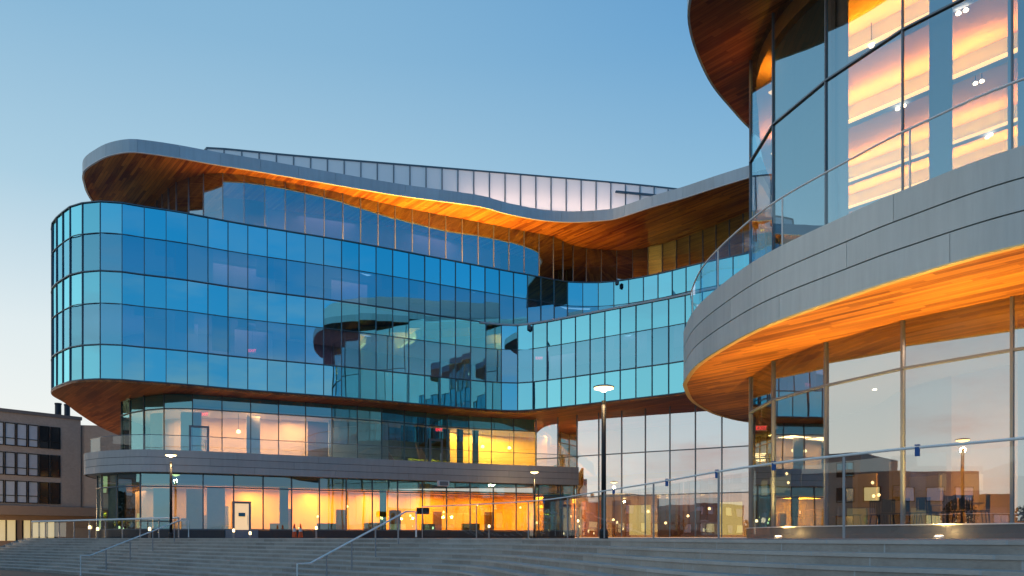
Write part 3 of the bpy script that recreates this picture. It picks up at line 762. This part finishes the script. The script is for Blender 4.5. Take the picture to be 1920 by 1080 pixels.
# ceiling beams and light strips of the tall upper room
bd = GV(.65, -.76).normalized(); bn = Vector((-bd.y, bd.x))
for s in [bn.dot(GV(*p)) for p in ((12.9, 26), (15, 31.1), (17.3, 36.2), (21.2, 40.9), (22.6, 44.5), (24, 48.5))]:
    base = bn * s
    t0, t1 = -24, 8
    # clip the run to the room
    def inside(t):
        p = base + bd * t; c = False; j = len(in_poly) - 1
        for i in range(len(in_poly)):
            a, b = in_poly[i], in_poly[j]
            if (a.y > p.y) != (b.y > p.y) and p.x < (b.x - a.x) * (p.y - a.y) / (b.y - a.y) + a.x: c = not c
            j = i
        return c
    ts = [t for t in [x * .25 for x in range(-180, 80)] if inside(t)]
    if len(ts) < 8: continue
    a = base + bd * (ts[0] + .8); b = base + bd * (ts[-1] - .8)
    if (b - a).length > 26: b = a + bd * 26
    c = (a + b) / 2; L = (b - a).length; rot = math.atan2(bd.y, bd.x)
    obj('ceiling_beam', MB().box((c.x, c.y, 20.78), (L, .5, .82), rot), M_blind, pav)
    q = c - bn * .42
    obj('strip_light', MB().box((q.x, q.y, 20.35), (L, .22, .08), rot), M_strip, pav)
    q = c - bn * .75
    lamp('AREA', 'cove light', (q.x, q.y, 20.3), 33.0 * L, (1, .50, .06), L, .12, rot=(math.pi + .35, 0, rot))
obj('dividing_wall', MB().ribbon([Vector(P(1566, 28.3)), Vector(P(1566, 47))], 9.7, 21.2, .15), M_blind, pav)
obj('dividing_wall', MB().ribbon([Vector(P(1900, 23.4)), Vector(P(1900, 38))], 9.7, 21.2, .15), M_blind, pav)
obj('window_screen', MB().ribbon(part_of(off(A_PW, -.6), near_len(A_PW, *G(11.05, 33)), near_len(A_PW, *P(1530, 28.8)), .4), 9.7, 21.2, .06), mat_plain('teal grey window screen', (.10, .22, .28), .7), pav)
for (u, v) in ((1797, 27), (1811, 21), (1634, 88), (1683, 206), (1695, 200), (1829, 158), (1841, 154), (1858, 254), (1851, 259)):
    Y = 20.2 * F / (HZ - v); x, y = P(u, Y / DF)
    sp1 = obj('ceiling_spot', MB().tube([(x, y, 21.19), (x, y, 20.3)], .02, 5), M_black, pav)
    obj('spot_lens', MB().lathe((x, y, 20.2), [(.09, 0), (.10, .05), (.05, .11)], 12), M_down, sp1)
for (u, Y, w) in ((1527, 28.9, 1.0), (1705, 25.2, .75), (1868, 23.3, 1.2)):
    s = near_len(A_PW, *P(u, Y))
    obj('window_blind', MB().ribbon(part_of(off(A_PW, -.45), s, s + w, .3), 9.7, 21.2, .06), M_blind, pav)
M_shell = mat_plain('pale pink partition', (.80, .66, .60), .8, var=.06, scale=.5)
q_ = off(A_PW, -3.2); sA = near_len(A_PW, *P(1716, 25.1)); sB = near_len(A_PW, *P(1866, 23.4))
obj('pale_partition', MB().ribbon(part_of(q_, sA + .5, sB + .9, .4), 1.4, 6.95, .12), M_shell, pav)
lamp('AREA', 'partition light', (*at_len(off(A_PW, -1.8), (sA + sB) / 2 + .5, lengths(A_PW)), 6.8), 330, (1, .7, .5), 3.0, 1.2)
for (u, Y, w) in ((1868, 23.3, .6),):
    s = near_len(A_PW, *P(u, Y))
    obj('window_blind', MB().ribbon(part_of(off(A_PW, -.45), s, s + w, .3), .5, 6.9, .06), M_blind, pav)
for (u, v) in ((1800, 715), (1835, 735), (1845, 757), (1862, 772), (1728, 782), (1752, 796), (1772, 810), (1640, 730), (1700, 735), (1690, 760), (1660, 756), (1815, 842)):
    Y = 6.99 * F / (HZ - v)
    x, y = P(u, Y / DF)
    if y < 58:
        obj('downlight', MB().lathe((x, y, 6.955), [(.09, 0), (.09, .04)], 12), M_down, pav)
for (x, y, e) in ((15.5, 30, 130), (17.5, 27, 150), (21, 25, 110), (14.5, 34, 90)):
    lamp('AREA', 'hall ceiling light', (*G(x, y), 6.9), e * .3, (1, .66, .4), 1.4)
for (x, y, e) in ((17.6, 31.5, 160), (16.6, 36, 160), (20.0, 27.8, 140), (16, 29.0, 60)):
    lamp('POINT', 'hall wall light', (*G(x, y), 2.2), e, (1, .55, .1), .15)
for (u, v, Y) in ((1636, 905, 31), (1638, 930, 31), (1475, 888, 36), (1478, 905, 36), (1648, 928, 31.2), (1500, 960, 35), (1690, 905, 29.5)):
    x, y = P(u, Y); obj('wall_bulb', MB().lathe((x, y, (HZ - v) / F * y), [(.02, -.07), (.07, 0), (.02, .07)], 10), M_bulb, pav)
for (u, Y, w, h) in ((1622, 31.6, 1.1, 2.3), (1682, 29.4, .6, 2.6), (1735, 28, 1.2, 1.9)):
    x, y = P(u, Y); obj('amber_panel', MB().box((x, y, .4 + h / 2), (w, .12, h), -1.0), mat_plain('amber panel', (.75, .42, .08), .6), pav)

# ================================================================== UPLIGHTS in the plaza
def uplight(x, y, lab, e, tiltx, tilty):
    r = thing('uplight', lab, 'ground light', (x, y, ZP), 'ground lights at the pavilion plinth')
    obj('housing', MB().lathe((x, y, ZP), [(.14, 0), (.16, .05), (.15, .09)], 16), M_steel, r)
    obj('lens', MB().lathe((x, y, ZP + .09), [(.12, 0), (.11, .012)], 16), M_down, r)
    lamp('POINT', 'uplight spill', (x - .1, y - .1, ZP + .22), 22, (1, .6, .2), .08)
    l = lamp('SPOT', 'uplight beam', (x, y, ZP + .16), e, (1, .60, .16), .12, rot=(math.pi + tiltx, tilty, 0), spot=130)
uls = [(1482, 1.0, 'steel ground light at the pavilion plinth, under the brown mirrored block'), (1780, 1.0, 'steel ground light at the pavilion plinth, under the black chairs')]
for (u, dd, lab) in uls:
    s = near_len(A_PW, *P(u, 30 if u < 1600 else 24.3)); q = at_len(off(A_PW, .62), s, lengths(A_PW))
    uplight(q.x, q.y, lab, 2600, .0, .0)
for (x, y, e) in ((11.4, 40.5, 480), (13.6, 18.5, 2300), (12.0, 23.5, 1500), (10.2, 29.0, 650), (9.8, 34.5, 420)):
    lamp('SPOT', 'plaza beam', (*G(x, y), .15), e, (1, .60, .14), .15, rot=(math.pi, 0, 0), spot=110)
# added lamps washing the long roof soffit, no fixtures stand on the top terrace
for (u, Y, e) in ((430, 49.6, 40), (500, 50.3, 70), (570, 51.1, 130), (650, 52.3, 240), (740, 53.8, 350), (820, 55.0, 410), (890, 56.2, 380), (950, 57.3, 210), (1030, 59.6, 80), (1110, 60.7, 55)):
    x, y = P(u, Y)
    lamp('AREA', 'soffit wash', (x, y, Z3 + .35), e, (1, .46, .07), 1.8, .25, rot=(math.pi, 0, .4))

# ================================================================== OLD BUILDING at left
old = thing('brick_office_block', 'old brown brick office block with three rows of strip windows and roof stacks', 'building', (-50, 76, ZG))
p0, p1 = GV(-61, 60.5), GV(-46.6, 77.3)
d = (p1 - p0).normalized(); nn = Vector((d.y, -d.x)); rot = math.atan2(d.y, d.x)
p2 = p1 + d * 1.9
back = [p2 - nn * 20, p0 - nn * 20]
obj('wall', MB().slab([p0, p2] + back, 2.45, 12.35), M_brick, old)
obj('parapet', MB().slab([p0 + nn * .1 - d * .1, p2 + nn * .1 + d * .1, back[0] + d * .1, back[1] - d * .1], 12.352, 12.7), mat_plain('grey parapet cap', (.2, .18, .17), .8), old)
obj('ledge', MB().slab([p0 + nn * 2.4, p2 + nn * 2.4 + d * 8, p2 + d * 8 - nn * 6, p0 - nn * 6], 2.2, 3.1), M_conc, old)
obj('lower_wall', MB().slab([p0 + nn * 1.2, p2 + nn * 1.2 + d * 7, p2 + d * 7 - nn * 6, p0 - nn * 6], ZG, 2.19), M_conc, old)
q0, q1 = p2 + nn * .0, p2 + Vector((9.5, 2.2))
obj('side_wing', MB().slab([q0 + d * .01 + nn * -.5, q1, q1 + Vector((-2, 14)), q0 - nn * 14], 3.11, 11.9), M_brick, old)
facL = (p1 - p0).length
w_end = facL - .1
for (zb, zt) in ((9.1, 11.35), (6.2, 8.45), (3.45, 5.65)):
    n = 20; w = 1.06
    for k in range(n):
        s = w_end - (k + 1) * w + .02
        if s < .3: break
        a = p0 + d * s; b = p0 + d * (s + w - .1); c = (a + b) / 2
        fr = MB(); ft = .07
        for e in (a + d * ft / 2, b - d * ft / 2): fr.box((e.x + nn.x * .02, e.y + nn.y * .02, (zb + zt) / 2), (ft, .16, zt - zb), rot)
        for z in (zb + ft / 2, zt - ft / 2, zb + (zt - zb) * .33): fr.box((c.x + nn.x * .02, c.y + nn.y * .02, z), (w - .1 - 2 * ft - .004, .14, ft), rot)
        f = obj('window', fr, M_black, old)
        jt = random.uniform(-.02, .02)
        aa, bb = a + nn * (.03 + jt), b + nn * (.03 - jt)
        obj('pane', MB().box((c.x + nn.x * .015, c.y + nn.y * .015, (zb + zt) / 2), (w - .24, .02, zt - zb - .14), rot + jt * .5), M_oldblind if k % 7 in (2, 3, 4, 5) else M_olddark, f)
for (s, w, zb, zt, m_) in ((11.9, 1.1, -.3, 1.75, M_lit), (15.0, 3.6, -.3, 1.7, 0), (19.2, 3.0, -.3, 1.7, 0)):
    a = p0 + nn * 1.2 + d * s; b = a + d * w; c = (a + b) / 2
    mt = m_ or mat_emit('lit curtain', (1, .72, .2), .38)
    f = obj('lit_window', MB().box((c.x + nn.x * .0, c.y + nn.y * .0, (zb + zt) / 2), (w, .12, zt - zb), rot), mt, old)
    fr = MB()
    for e in [a + d * (w * i / 4) for i in range(5)]: fr.box((e.x + nn.x * .07, e.y + nn.y * .07, (zb + zt) / 2), (.12, .1, zt - zb), rot)
    obj('frame', fr, M_black, f)
for (u, v0, v1, w) in ((109, 756, 782, 11), (126, 758, 785, 10)):
    Y = 82; x, y = P(u, Y)
    obj('roof_stack', MB().lathe((x, y, 12.3), [(w / 2 / F * y, 0), (w / 2 / F * y, (HZ - v0) / F * y - 12.5), (w / 2 / F * y * 1.12, (HZ - v0) / F * y - 12.45), (w / 2 / F * y * 1.12, (HZ - v0) / F * y - 12.3)], 12), mat_plain('dark steel stack', (.03, .035, .045), .5), old)

# ================================================================== STREET LAMPS
def street_lamp(u, Y, vtop, lab, e):
    x, y = P(u, Y); h = (HZ - vtop) / F * y
    r = thing('street_lamp', lab, 'street lamp', (x, y, ZP), 'lit street lamps on the plaza')
    obj('pole', MB().lathe((x, y, ZP), [(.075, .3), (.065, h - .35)], 14), M_black, r, True)
    obj('base', MB().lathe((x, y, ZP), [(.13, 0), (.13, .22), (.08, .31)], 14), M_black, r)
    hd = obj('lamp_head', MB().lathe((x, y, h), [(.08, -.02), (.29, .0), (.31, .03), (.22, .06), (.04, .09)], 24), M_post, r)
    obj('diffuser', MB().lathe((x, y, h), [(.05, -.13), (.09, -.09), (.23, -.05), (.28, -.035), (.28, -.004)], 24), M_lampglow, hd)
    lamp('POINT', 'lamp light', (x, y, h - .45), e, (1, .66, .32), .12)
street_lamp(1132, 21.8, 727, 'tall black street lamp before the pale atrium glazing', 70)
street_lamp(320.5, 40.3, 853, 'black street lamp by the upper end of the stair handrail', 160)
street_lamp(1002, 52.5, 885, 'slim street lamp before the right end of the terrace band', 170)

# ================================================================== RAILINGS
rr = thing('glass_plaza_railing', 'long curving glass railing with pale steel top rail and blue clamps', 'railing', (1.7, 18, ZP))
rp = off(E0, -.25)
r0, r1 = near_len(rp, *G(-3.3, 26.6)), near_len(rp, *G(7.2, 3))
L1 = r1 - r0; n = int(L1 / 1.45) // 2 * 2; HR = 1.1
for k in range(n):
    sg = part_of(rp, r0 + k * 1.45 + .03, r0 + (k + 1) * 1.45 - .03, .3)
    obj('glass_panel', MB().strip(sg, ZP + .08, HR - .08), M_rail, rr)
RS = lengths(rp)
for k in range(n + 1):
    if k % 2: continue
    p = at_len(rp, r0 + k * 1.45, RS)
    obj('post', MB().box((p.x, p.y, (ZP + HR) / 2), (.022, .03, HR - ZP - .04), .9), M_post, rr)
obj('handrail', MB().tube([(p.x, p.y, HR) for p in part_of(rp, r0, r1, .35)], .017, 8), M_steel, rr)
for u, Y in ((1132, 17.0), (1234, 14.4), (1317, 12.45), (1421, 11.0), (1692, 8.95), (1022, 21.8)):
    p = at_len(rp, near_len(rp, *P(u, Y)), RS)
    b = obj('clamp', MB().box((p.x, p.y, HR - .05), (.035, .05, .11), .8), M_blue, rr)
    obj('clamp_jaw', MB().box((p.x, p.y, HR + .03), (.04, .055, .015), .8), M_blue, b)

rl_ = thing('plaza_edge_railing', 'low glass railing along the plaza edge before the brick block', 'railing', (-25, 45, ZP))
lp = [Vector(P(60, 50.5)), Vector(P(335, 40.6))]
n = 9
for k in range(n + 1):
    p = lp[0].lerp(lp[1], k / n)
    obj('post', MB().box((p.x, p.y, .52), (.06, .06, 1.06), .7), M_post, rl_)
    if k < n:
        q = lp[0].lerp(lp[1], (k + .97) / n); p_ = lp[0].lerp(lp[1], (k + .03) / n)
        obj('glass_panel', MB().quad((p_.x, p_.y, .05), (q.x, q.y, .05), (q.x, q.y, .98), (p_.x, p_.y, .98)) or MB().strip([p_, q], .05, .98), M_rail, rl_)
obj('handrail', MB().tube([(lp[0].x, lp[0].y, 1.08), (lp[1].x, lp[1].y, 1.08)], .055, 8), M_steel, rl_)

def stair_rail(top, bot, zb, lab, npost=4):
    r = thing('stair_handrail', lab, 'handrail', (*G(*top), ZP), 'steel handrails down the stone steps')
    top, bot = G(*top), G(*bot)
    a, b = Vector((*top, 0)), Vector((*bot, 0))
    d = (b - a).normalized()
    ht, hbm = ZP + .95, zb + .95
    path = [(a - d * .45) + Vector((0, 0, ht - .9)), (a - d * .45) + Vector((0, 0, ht)), a + Vector((0, 0, ht)), b + Vector((0, 0, hbm)), (b + d * .45) + Vector((0, 0, hbm)), (b + d * .45) + Vector((0, 0, zb + .05))]
    obj('rail', MB().tube(path, .032, 8), M_steel, r)
    for k in range(npost):
        t = (k + .35) / npost
        p = a.lerp(b, t); z = ht + (hbm - ht) * t
        obj('post', MB().tube([(p.x, p.y, z - .99), (p.x, p.y, z - .01)], .026, 8), M_post, r)
stair_rail((-17.0, 38.4), (-19.4, 34.3), -1.78, 'steel stair handrail coming down beside the short street lamp')
stair_rail((-3.75, 26.4), (-6.5, 24.0), -1.78, 'steel stair handrail in the middle of the stone steps')

# ================================================================== SMALL THINGS
def cone(u, Y, lab):
    x, y = P(u, Y)
    r = thing('traffic_cone', lab, 'traffic cone', (x, y, ZP), 'orange cones before the storefront')
    obj('cone_body', MB().lathe((x, y, ZP + .04), [(.16, 0), (.05, .78), (.035, .86)], 14), M_orange, r)
    obj('base', MB().box((x, y, ZP + .02), (.42, .42, .04), .2), M_black, r)
    obj('reflective_band', MB().lathe((x, y, ZP + .04), [(.117, .37), (.086, .58)], 14), M_white, r)
cone(552, 47.2, 'orange traffic cone at the storefront plinth, nearer the grey door')
cone(563.5, 47.3, 'orange traffic cone at the storefront plinth, farther from the grey door')

def bollard(u, v, Y, lab):
    x, y = P(u, Y); z = (HZ - v) / F * y
    r = thing('light_bollard', lab, 'bollard light', (x, y, ZP), 'small lit bollards at the foot of the glass')
    obj('post', MB().lathe((x, y, ZP), [(.06, 0), (.06, max(.1, z - ZP - .12))], 12), M_post, r)
    obj('glowing_head', MB().lathe((x, y, z - .12), [(.065, 0), (.075, .06), (.07, .17), (.03, .2)], 12), M_bulb, r)
for a in ((168, 988, 46, 'lit bollard at the end of the left railing, larger glow'), (183, 991, 46, 'lit bollard just right of the first one at the left railing'), (280.5, 991, 43, 'lit bollard behind the middle of the sloping left stair handrail'),
          (438, 994, 46.5, 'lit bollard left of the grey door'), (469, 999, 46.0, 'lit bollard right in front of the grey door'), (593, 989, 48, 'lit bollard right of the orange cones'),
          (917, 986, 50, 'lit bollard before the amber storefront near its right end'), (1084, 976, 54, 'lit bollard at the corner of the atrium glazing')):
    bollard(*a)

def exit_sign(u, v, Y, zt, lab, wz=.28):
    x, y = P(u, Y); z = (HZ - v) / F * y
    r = thing('exit_sign', lab, 'exit sign', (x, y, z), 'red exit signs inside the glass')
    obj('plate', MB().box((x, y, z), (.62, .05, .30), .05), M_white, r)
    if zt > z + .2: obj('hanger', MB().tube([(x, y, z + .15), (x, y, zt)], .015, 6), M_post, r)
    cu = bpy.data.curves.new('exit_text', 'FONT'); cu.body = 'EXIT'; cu.size = .27; cu.align_x = 'CENTER'; cu.align_y = 'CENTER'; cu.extrude = .008
    t = bpy.data.objects.new('exit_text', cu); COL.objects.link(t)
    dg = bpy.context.evaluated_depsgraph_get(); dg.update()
    me = bpy.data.meshes.new_from_object(t.evaluated_get(dg)); bpy.data.objects.remove(t)
    o = bpy.data.objects.new('lettering', me); COL.objects.link(o); me.materials.clear(); me.materials.append(M_red)
    o.location = (0, -.04, 0); o.rotation_euler = (R(90), 0, .05); o.parent = r
exit_sign(473, 658, 50.2, Z1c, 'red exit sign in the blue glass storey left of the reflected roof nose')
exit_sign(1011, 672, 57.4, Z1c, 'red exit sign behind the blue glass near the inner corner of the long facade')
exit_sign(823, 806, 58.2, 8.5, 'red exit sign over the yellow terrace door')
exit_sign(383, 777, 50.5, 8.5, 'red exit sign over the pink lit terrace door')
exit_sign(1427, 803, 37.5, 7.0, 'red exit sign inside the narrow corner pane of the pavilion')

wb = thing('wall_light_box', 'white box fitting under the terrace band above the amber windows', 'wall light', (*P(831, 52), 3.8))
x, y = P(831, 52.0)
obj('box', MB().box((x, y, 3.77), (.8, .3, .38), .45), M_white, wb)
obj('front_plate', MB().box((x + .07, y - .16, 3.77), (.6, .02, .26), .45), M_mull2, wb)
sg_ = thing('notice_board', 'dark notice board on a post before the amber storefront', 'sign', (*P(793, 49), ZP))
x, y = P(793, 49)
obj('board', MB().box((x, y, (HZ - 958) / F * 49 * DF), (.85, .06, .42), .3), M_black, sg_)
obj('post', MB().box((x, y + .06, .6), (.06, .05, 1.3), .3), M_black, sg_)

def make_chair(lab, loc, rot):
    r = thing('cafe_chair', lab, 'chair', loc, 'black cafe chairs inside the pavilion', rot)
    def o(n, mb_):
        q = obj(n, mb_, M_chair); q.parent = r; return q
    o('seat', MB().box((0, 0, .46), (.46, .46, .045)))
    b = MB()
    for k in range(5): b.box((-.2 + k * .1, .22, .72), (.05, .03, .42))
    b.box((0, .22, .95), (.46, .04, .08)); o('backrest', b)
    for sx in (-1, 1):
        for sy in (-1, 1): o('leg', MB().tube([(sx * .19, sy * .19, .44), (sx * .23, sy * .23, 0)], .02, 6))
    return r
def make_table(lab, loc):
    r = thing('cafe_table', lab, 'table', loc, 'round cafe tables inside the pavilion')
    def o(n, mb_, m_):
        q = obj(n, mb_, m_); q.parent = r; return q
    o('table_top', MB().lathe((0, 0, .72), [(.48, 0), (.5, .015), (.48, .035)], 24), M_table)
    o('column', MB().lathe((0, 0, .03), [(.04, 0), (.035, .69)], 12), M_black)
    o('base', MB().lathe((0, 0, 0), [(.3, 0), (.28, .025), (.05, .04)], 20), M_black)
    return r
tabs = [(1520, 31.0, 'round cafe table in the window bay next to the brown reflected block'), (1625, 28.6, 'round cafe table under the amber panel'), (1745, 26.3, 'round cafe table behind the row of black chairs'), (1815, 25.0, 'round cafe table nearest the blue blind')]
t0 = None
for u, Y, lab in tabs:
    loc = (*P(u, Y), .402)
    if t0 is None: t0 = make_table(lab, loc)
    else: dup(t0, loc, 0, lab)
chs = [(1490, 31.6, .6), (1508, 30.4, 2.2), (1540, 30.2, 4.0), (1555, 29.2, 1.2), (1598, 28.6, .4), (1648, 28.2, 2.0), (1660, 27.3, 3.6), (1672, 26.9, .5), (1712, 26.4, 1.5), (1728, 25.9, 2.9), (1742, 25.6, .3), (1772, 25.4, 3.3), (1790, 25.0, 1.0), (1803, 24.6, 2.4), (1822, 24.3, .2), (1838, 24.2, 4.4)]
c0 = None
for i, (u, Y, ro) in enumerate(chs):
    loc = (*P(u, Y), .402)
    lab = 'black slatted cafe chair among its kind behind the pavilion ground floor glass'
    if c0 is None: c0 = make_chair(lab, loc, ro)
    else: dup(c0, loc, ro, lab)

# ================================================================== off to the sides: what the glass mirrors
def mat_leaf(): return mat_plain('dark foliage', (.05, .06, .03), .9, var=.5, scale=.8)
ML = mat_leaf()
def tree(x, y, h, lab):
    r = thing('bare_tree', lab, 'tree', (x, y, ZG), 'trees across the lawn')
    mbk = MB().tube([(x, y, ZG), (x + .1, y, ZG + h * .35), (x, y + .1, ZG + h * .6)], [.3, .22, .12], 7)
    for k in range(9):
        a = k * 2.4; z = ZG + h * (.3 + .05 * k)
        mbk.tube([(x, y, z), (x + math.cos(a) * h * .18, y + math.sin(a) * h * .18, z + h * .16), (x + math.cos(a) * h * .26, y + math.sin(a) * h * .26, z + h * .3)], [.1, .06, .02], 5)
    obj('trunk', mbk, M_conc, r)
    cr = MB()
    for k in range(1300):
        a = random.uniform(0, 6.283); t = random.uniform(-1, 1); rr_ = random.uniform(.3, 1) ** .5 * h * .3
        c = Vector((x + math.cos(a) * rr_ * math.sqrt(1 - t * t), y + math.sin(a) * rr_ * math.sqrt(1 - t * t), ZG + h * .66 + t * h * .3))
        e = Vector((random.uniform(-1, 1), random.uniform(-1, 1), random.uniform(-1, 1))).normalized() * .16
        g_ = Vector((random.uniform(-1, 1), random.uniform(-1, 1), random.uniform(-1, 1))).normalized() * .16
        cr.quad(c - e, c - g_, c + e, c + g_)
    obj('crown', cr, ML, r)
for i, (x, y, h) in enumerate([(-51, 12, 6), (-49, 36, 6.5)]):
    tree(x, y * DF, h, ['bare tree at the end of the tan block, mirrored in the glass', 'bare tree before the tan block, mirrored in the glass'][i])
tl = MB()
for k in range(26000):
    t = random.random(); x = -95 + 24 * t + random.uniform(-4, 4); y = -85 + 118 * t
    hh = 4.5 + 1.6 * math.sin(y * .31) + 1.4 * math.sin(y * .83 + 2)
    c = Vector((x, y, ZG + random.uniform(0, 1) ** .8 * hh))
    e = Vector((random.uniform(-1, 1), random.uniform(-1, 1), random.uniform(-1, 1))).normalized() * .27
    g_ = Vector((random.uniform(-1, 1), random.uniform(-1, 1), random.uniform(-1, 1))).normalized() * .27
    tl.quad(c - e, c - g_, c + e, c + g_)
o = obj('treeline', tl, ML); o['kind'] = 'stuff'; o['label'] = 'dark far off tree line beyond the lawn, mirrored in the glass'
tan = thing('tan_office_block', 'stepped tan office block across the lawn with a few lit windows, mirrored in the glass', 'building', (-56, 40, ZG))
def tblk(y0, y1, x0, x1, h, m_):
    obj('wall', MB().slab(GL([(x0, y0), (x1, y1), (x1 - 14, y1 + 1), (x0 - 14, y0)]), ZG, h), m_, tan)
    n = int((y1 - y0) / 2.4)
    for z in [z for z in (.9, 4.1, 7.0) if z + 1.9 < h]:
        for k in range(n):
            t = (k + .5) / n; y = y0 + (y1 - y0) * t; x = x0 + (x1 - x0) * t; ro = math.atan2((y1 - y0) * DF, x1 - x0)
            fr = obj('window', MB().box((x + .03, y * DF, z + .85), (2.0, .12, 1.7), ro), M_black, tan)
            obj('pane', MB().box((x + .10, y * DF, z + .85), (1.8, .03, 1.5), ro), M_lit if random.random() < .3 else M_oldglass, fr)
tblk(-14, -1.1, -66, -63, 6.4, M_brick)
tblk(-1, 8, -61, -60, 4.9, M_conc)
tblk(8.1, 16.9, -62, -60.5, 7.6, M_brick)
tblk(17, 31, -59, -57, 5.6, M_conc)
tblk(31.1, 38.5, -55, -54, 9.2, M_brick)
tblk(38.6, 47, -54.5, -53, 7.4, M_conc)
tblk(47.1, 53, -54, -53.5, 9.8, M_brick)

# ================================================================== SKY
w = bpy.data.worlds.new('World'); scene.world = w; w.use_nodes = True
nt = w.node_tree; nt.nodes.clear(); T = NT(nt)
SUN_AZ = Vector((-.90, .43))       # afterglow lies to the left, a little ahead
tc = T.n('ShaderNodeTexCoord').outputs['Generated']
sp = T.n('ShaderNodeSeparateXYZ', {0: tc})
el = T.m('MAXIMUM', sp.outputs[2], 0.0)
hl = T.m('SQRT', T.m('MAXIMUM', T.m('SUBTRACT', 1.0, T.m('MULTIPLY', el, el)), .0001))
az = T.m('DIVIDE', T.m('ADD', T.m('MULTIPLY', sp.outputs[0], SUN_AZ.x), T.m('MULTIPLY', sp.outputs[1], SUN_AZ.y)), hl)
def ramp(fac, stops):
    r = nt.nodes.new('ShaderNodeValToRGB'); e = r.color_ramp.elements
    e[0].position, e[0].color = stops[0][0], c4(stops[0][1]); e[1].position, e[1].color = stops[-1][0], c4(stops[-1][1])
    for p, c in stops[1:-1]:
        k = e.new(p); k.color = c4(c)
    nt.links.new(fac, r.inputs[0]); return r.outputs[0]
def srgb(r, g, b): return tuple((x / 255 / 12.92) if x / 255 <= .04045 else ((x / 255 + .055) / 1.055) ** 2.4 for x in (r, g, b))
warm = ramp(el, [(0, srgb(250, 240, 225)), (.10, srgb(240, 243, 240)), (.22, srgb(222, 234, 238)), (.36, srgb(170, 205, 225)), (.50, srgb(136, 182, 214)), (.62, srgb(118, 170, 208)), (1, srgb(75, 125, 178))])
mid = ramp(el, [(0, srgb(225, 215, 215)), (.12, srgb(205, 220, 230)), (.26, srgb(158, 198, 222)), (.40, srgb(126, 178, 213)), (.52, srgb(92, 155, 206)), (.62, srgb(72, 137, 196)), (1, srgb(52, 100, 155))])
cold = ramp(el, [(0, srgb(190, 170, 190)), (.08, srgb(170, 175, 205)), (.18, srgb(95, 165, 210)), (.34, srgb(40, 150, 208)), (.55, srgb(35, 140, 200)), (1, srgb(35, 95, 155))])
f1 = T.n('ShaderNodeMapRange', {'Value': az, 'From Min': -.1, 'From Max': .75}, interpolation_type='SMOOTHSTEP').outputs[0]
f2 = T.n('ShaderNodeMapRange', {'Value': az, 'From Min': -.9, 'From Max': .0}, interpolation_type='SMOOTHSTEP').outputs[0]
sky = T.mixc(f1, T.mixc(f2, cold, mid), warm)
# low evening clouds, lying behind the camera to the left
cm = T.n('ShaderNodeMapping', {'Vector': tc, 'Scale': (2.2, 2.2, 9.0)})
cn = T.n('ShaderNodeTexNoise', {'Vector': cm.outputs[0], 'Scale': 1.6, 'Detail': 6.0, 'Roughness': .58}).outputs['Fac']
cmask = T.n('ShaderNodeMapRange', {'Value': cn, 'From Min': .47, 'From Max': .68}, interpolation_type='SMOOTHSTEP').outputs[0]
behind = T.n('ShaderNodeMapRange', {'Value': sp.outputs[1], 'From Min': .25, 'From Max': -.25}).outputs[0]
low = T.n('ShaderNodeMapRange', {'Value': el, 'From Min': .42, 'From Max': .12}).outputs[0]
ccol = ramp(el, [(0, srgb(235, 190, 175)), (.12, srgb(225, 195, 190)), (.3, srgb(190, 180, 200)), (1, srgb(150, 160, 190))])
sky = T.mixc(T.m('MULTIPLY', T.m('MULTIPLY', cmask, .75), T.m('MULTIPLY', behind, low)), sky, ccol)
bg = T.n('ShaderNodeBackground', {'Color': sky, 'Strength': 1.0})
ns = nt.nodes.new('ShaderNodeTexSky'); ns.sky_type = 'NISHITA'; ns.sun_disc = False; ns.sun_elevation = R(2); ns.sun_rotation = math.atan2(SUN_AZ.x, SUN_AZ.y)
bg2 = T.n('ShaderNodeBackground', {'Color': ns.outputs[0], 'Strength': .01})
ad = T.n('ShaderNodeAddShader', {0: bg.outputs[0], 1: bg2.outputs[0]})
wo = nt.nodes.new('ShaderNodeOutputWorld'); T.link(ad.outputs[0], wo.inputs[0])
sd = bpy.data.lights.new('sun', 'SUN'); sd.energy = .12; sd.angle = R(60); sd.color = (1, .86, .7)
so = bpy.data.objects.new('sun', sd); COL.objects.link(so)
so.rotation_euler = Vector((-SUN_AZ.x, -SUN_AZ.y, -.3)).to_track_quat('-Z', 'Y').to_euler()

# ================================================================== CAMERA
cd = bpy.data.cameras.new('camera'); cam = bpy.data.objects.new('camera', cd); COL.objects.link(cam)
cam.location = (0, 0, 0); cam.rotation_euler = (R(90), 0, 0)
cd.sensor_width = 36; cd.lens = F / 1920 * 36; cd.shift_y = (HZ - 540) / 1920
cd.clip_start = .05; cd.clip_end = 3000
scene.camera = cam
vs = scene.view_settings; vs.view_transform = 'Standard'; vs.look = 'None'; vs.exposure = 0; vs.gamma = 1; vs.use_curve_mapping = False
cy = scene.cycles
cy.max_bounces = 8; cy.diffuse_bounces = 3; cy.glossy_bounces = 5; cy.transparent_max_bounces = 24; cy.transmission_bounces = 4
cy.sample_clamp_indirect = 4.0; cy.use_denoising = True; cy.caustics_reflective = False; cy.caustics_refractive = False
scene.render.film_transparent = False
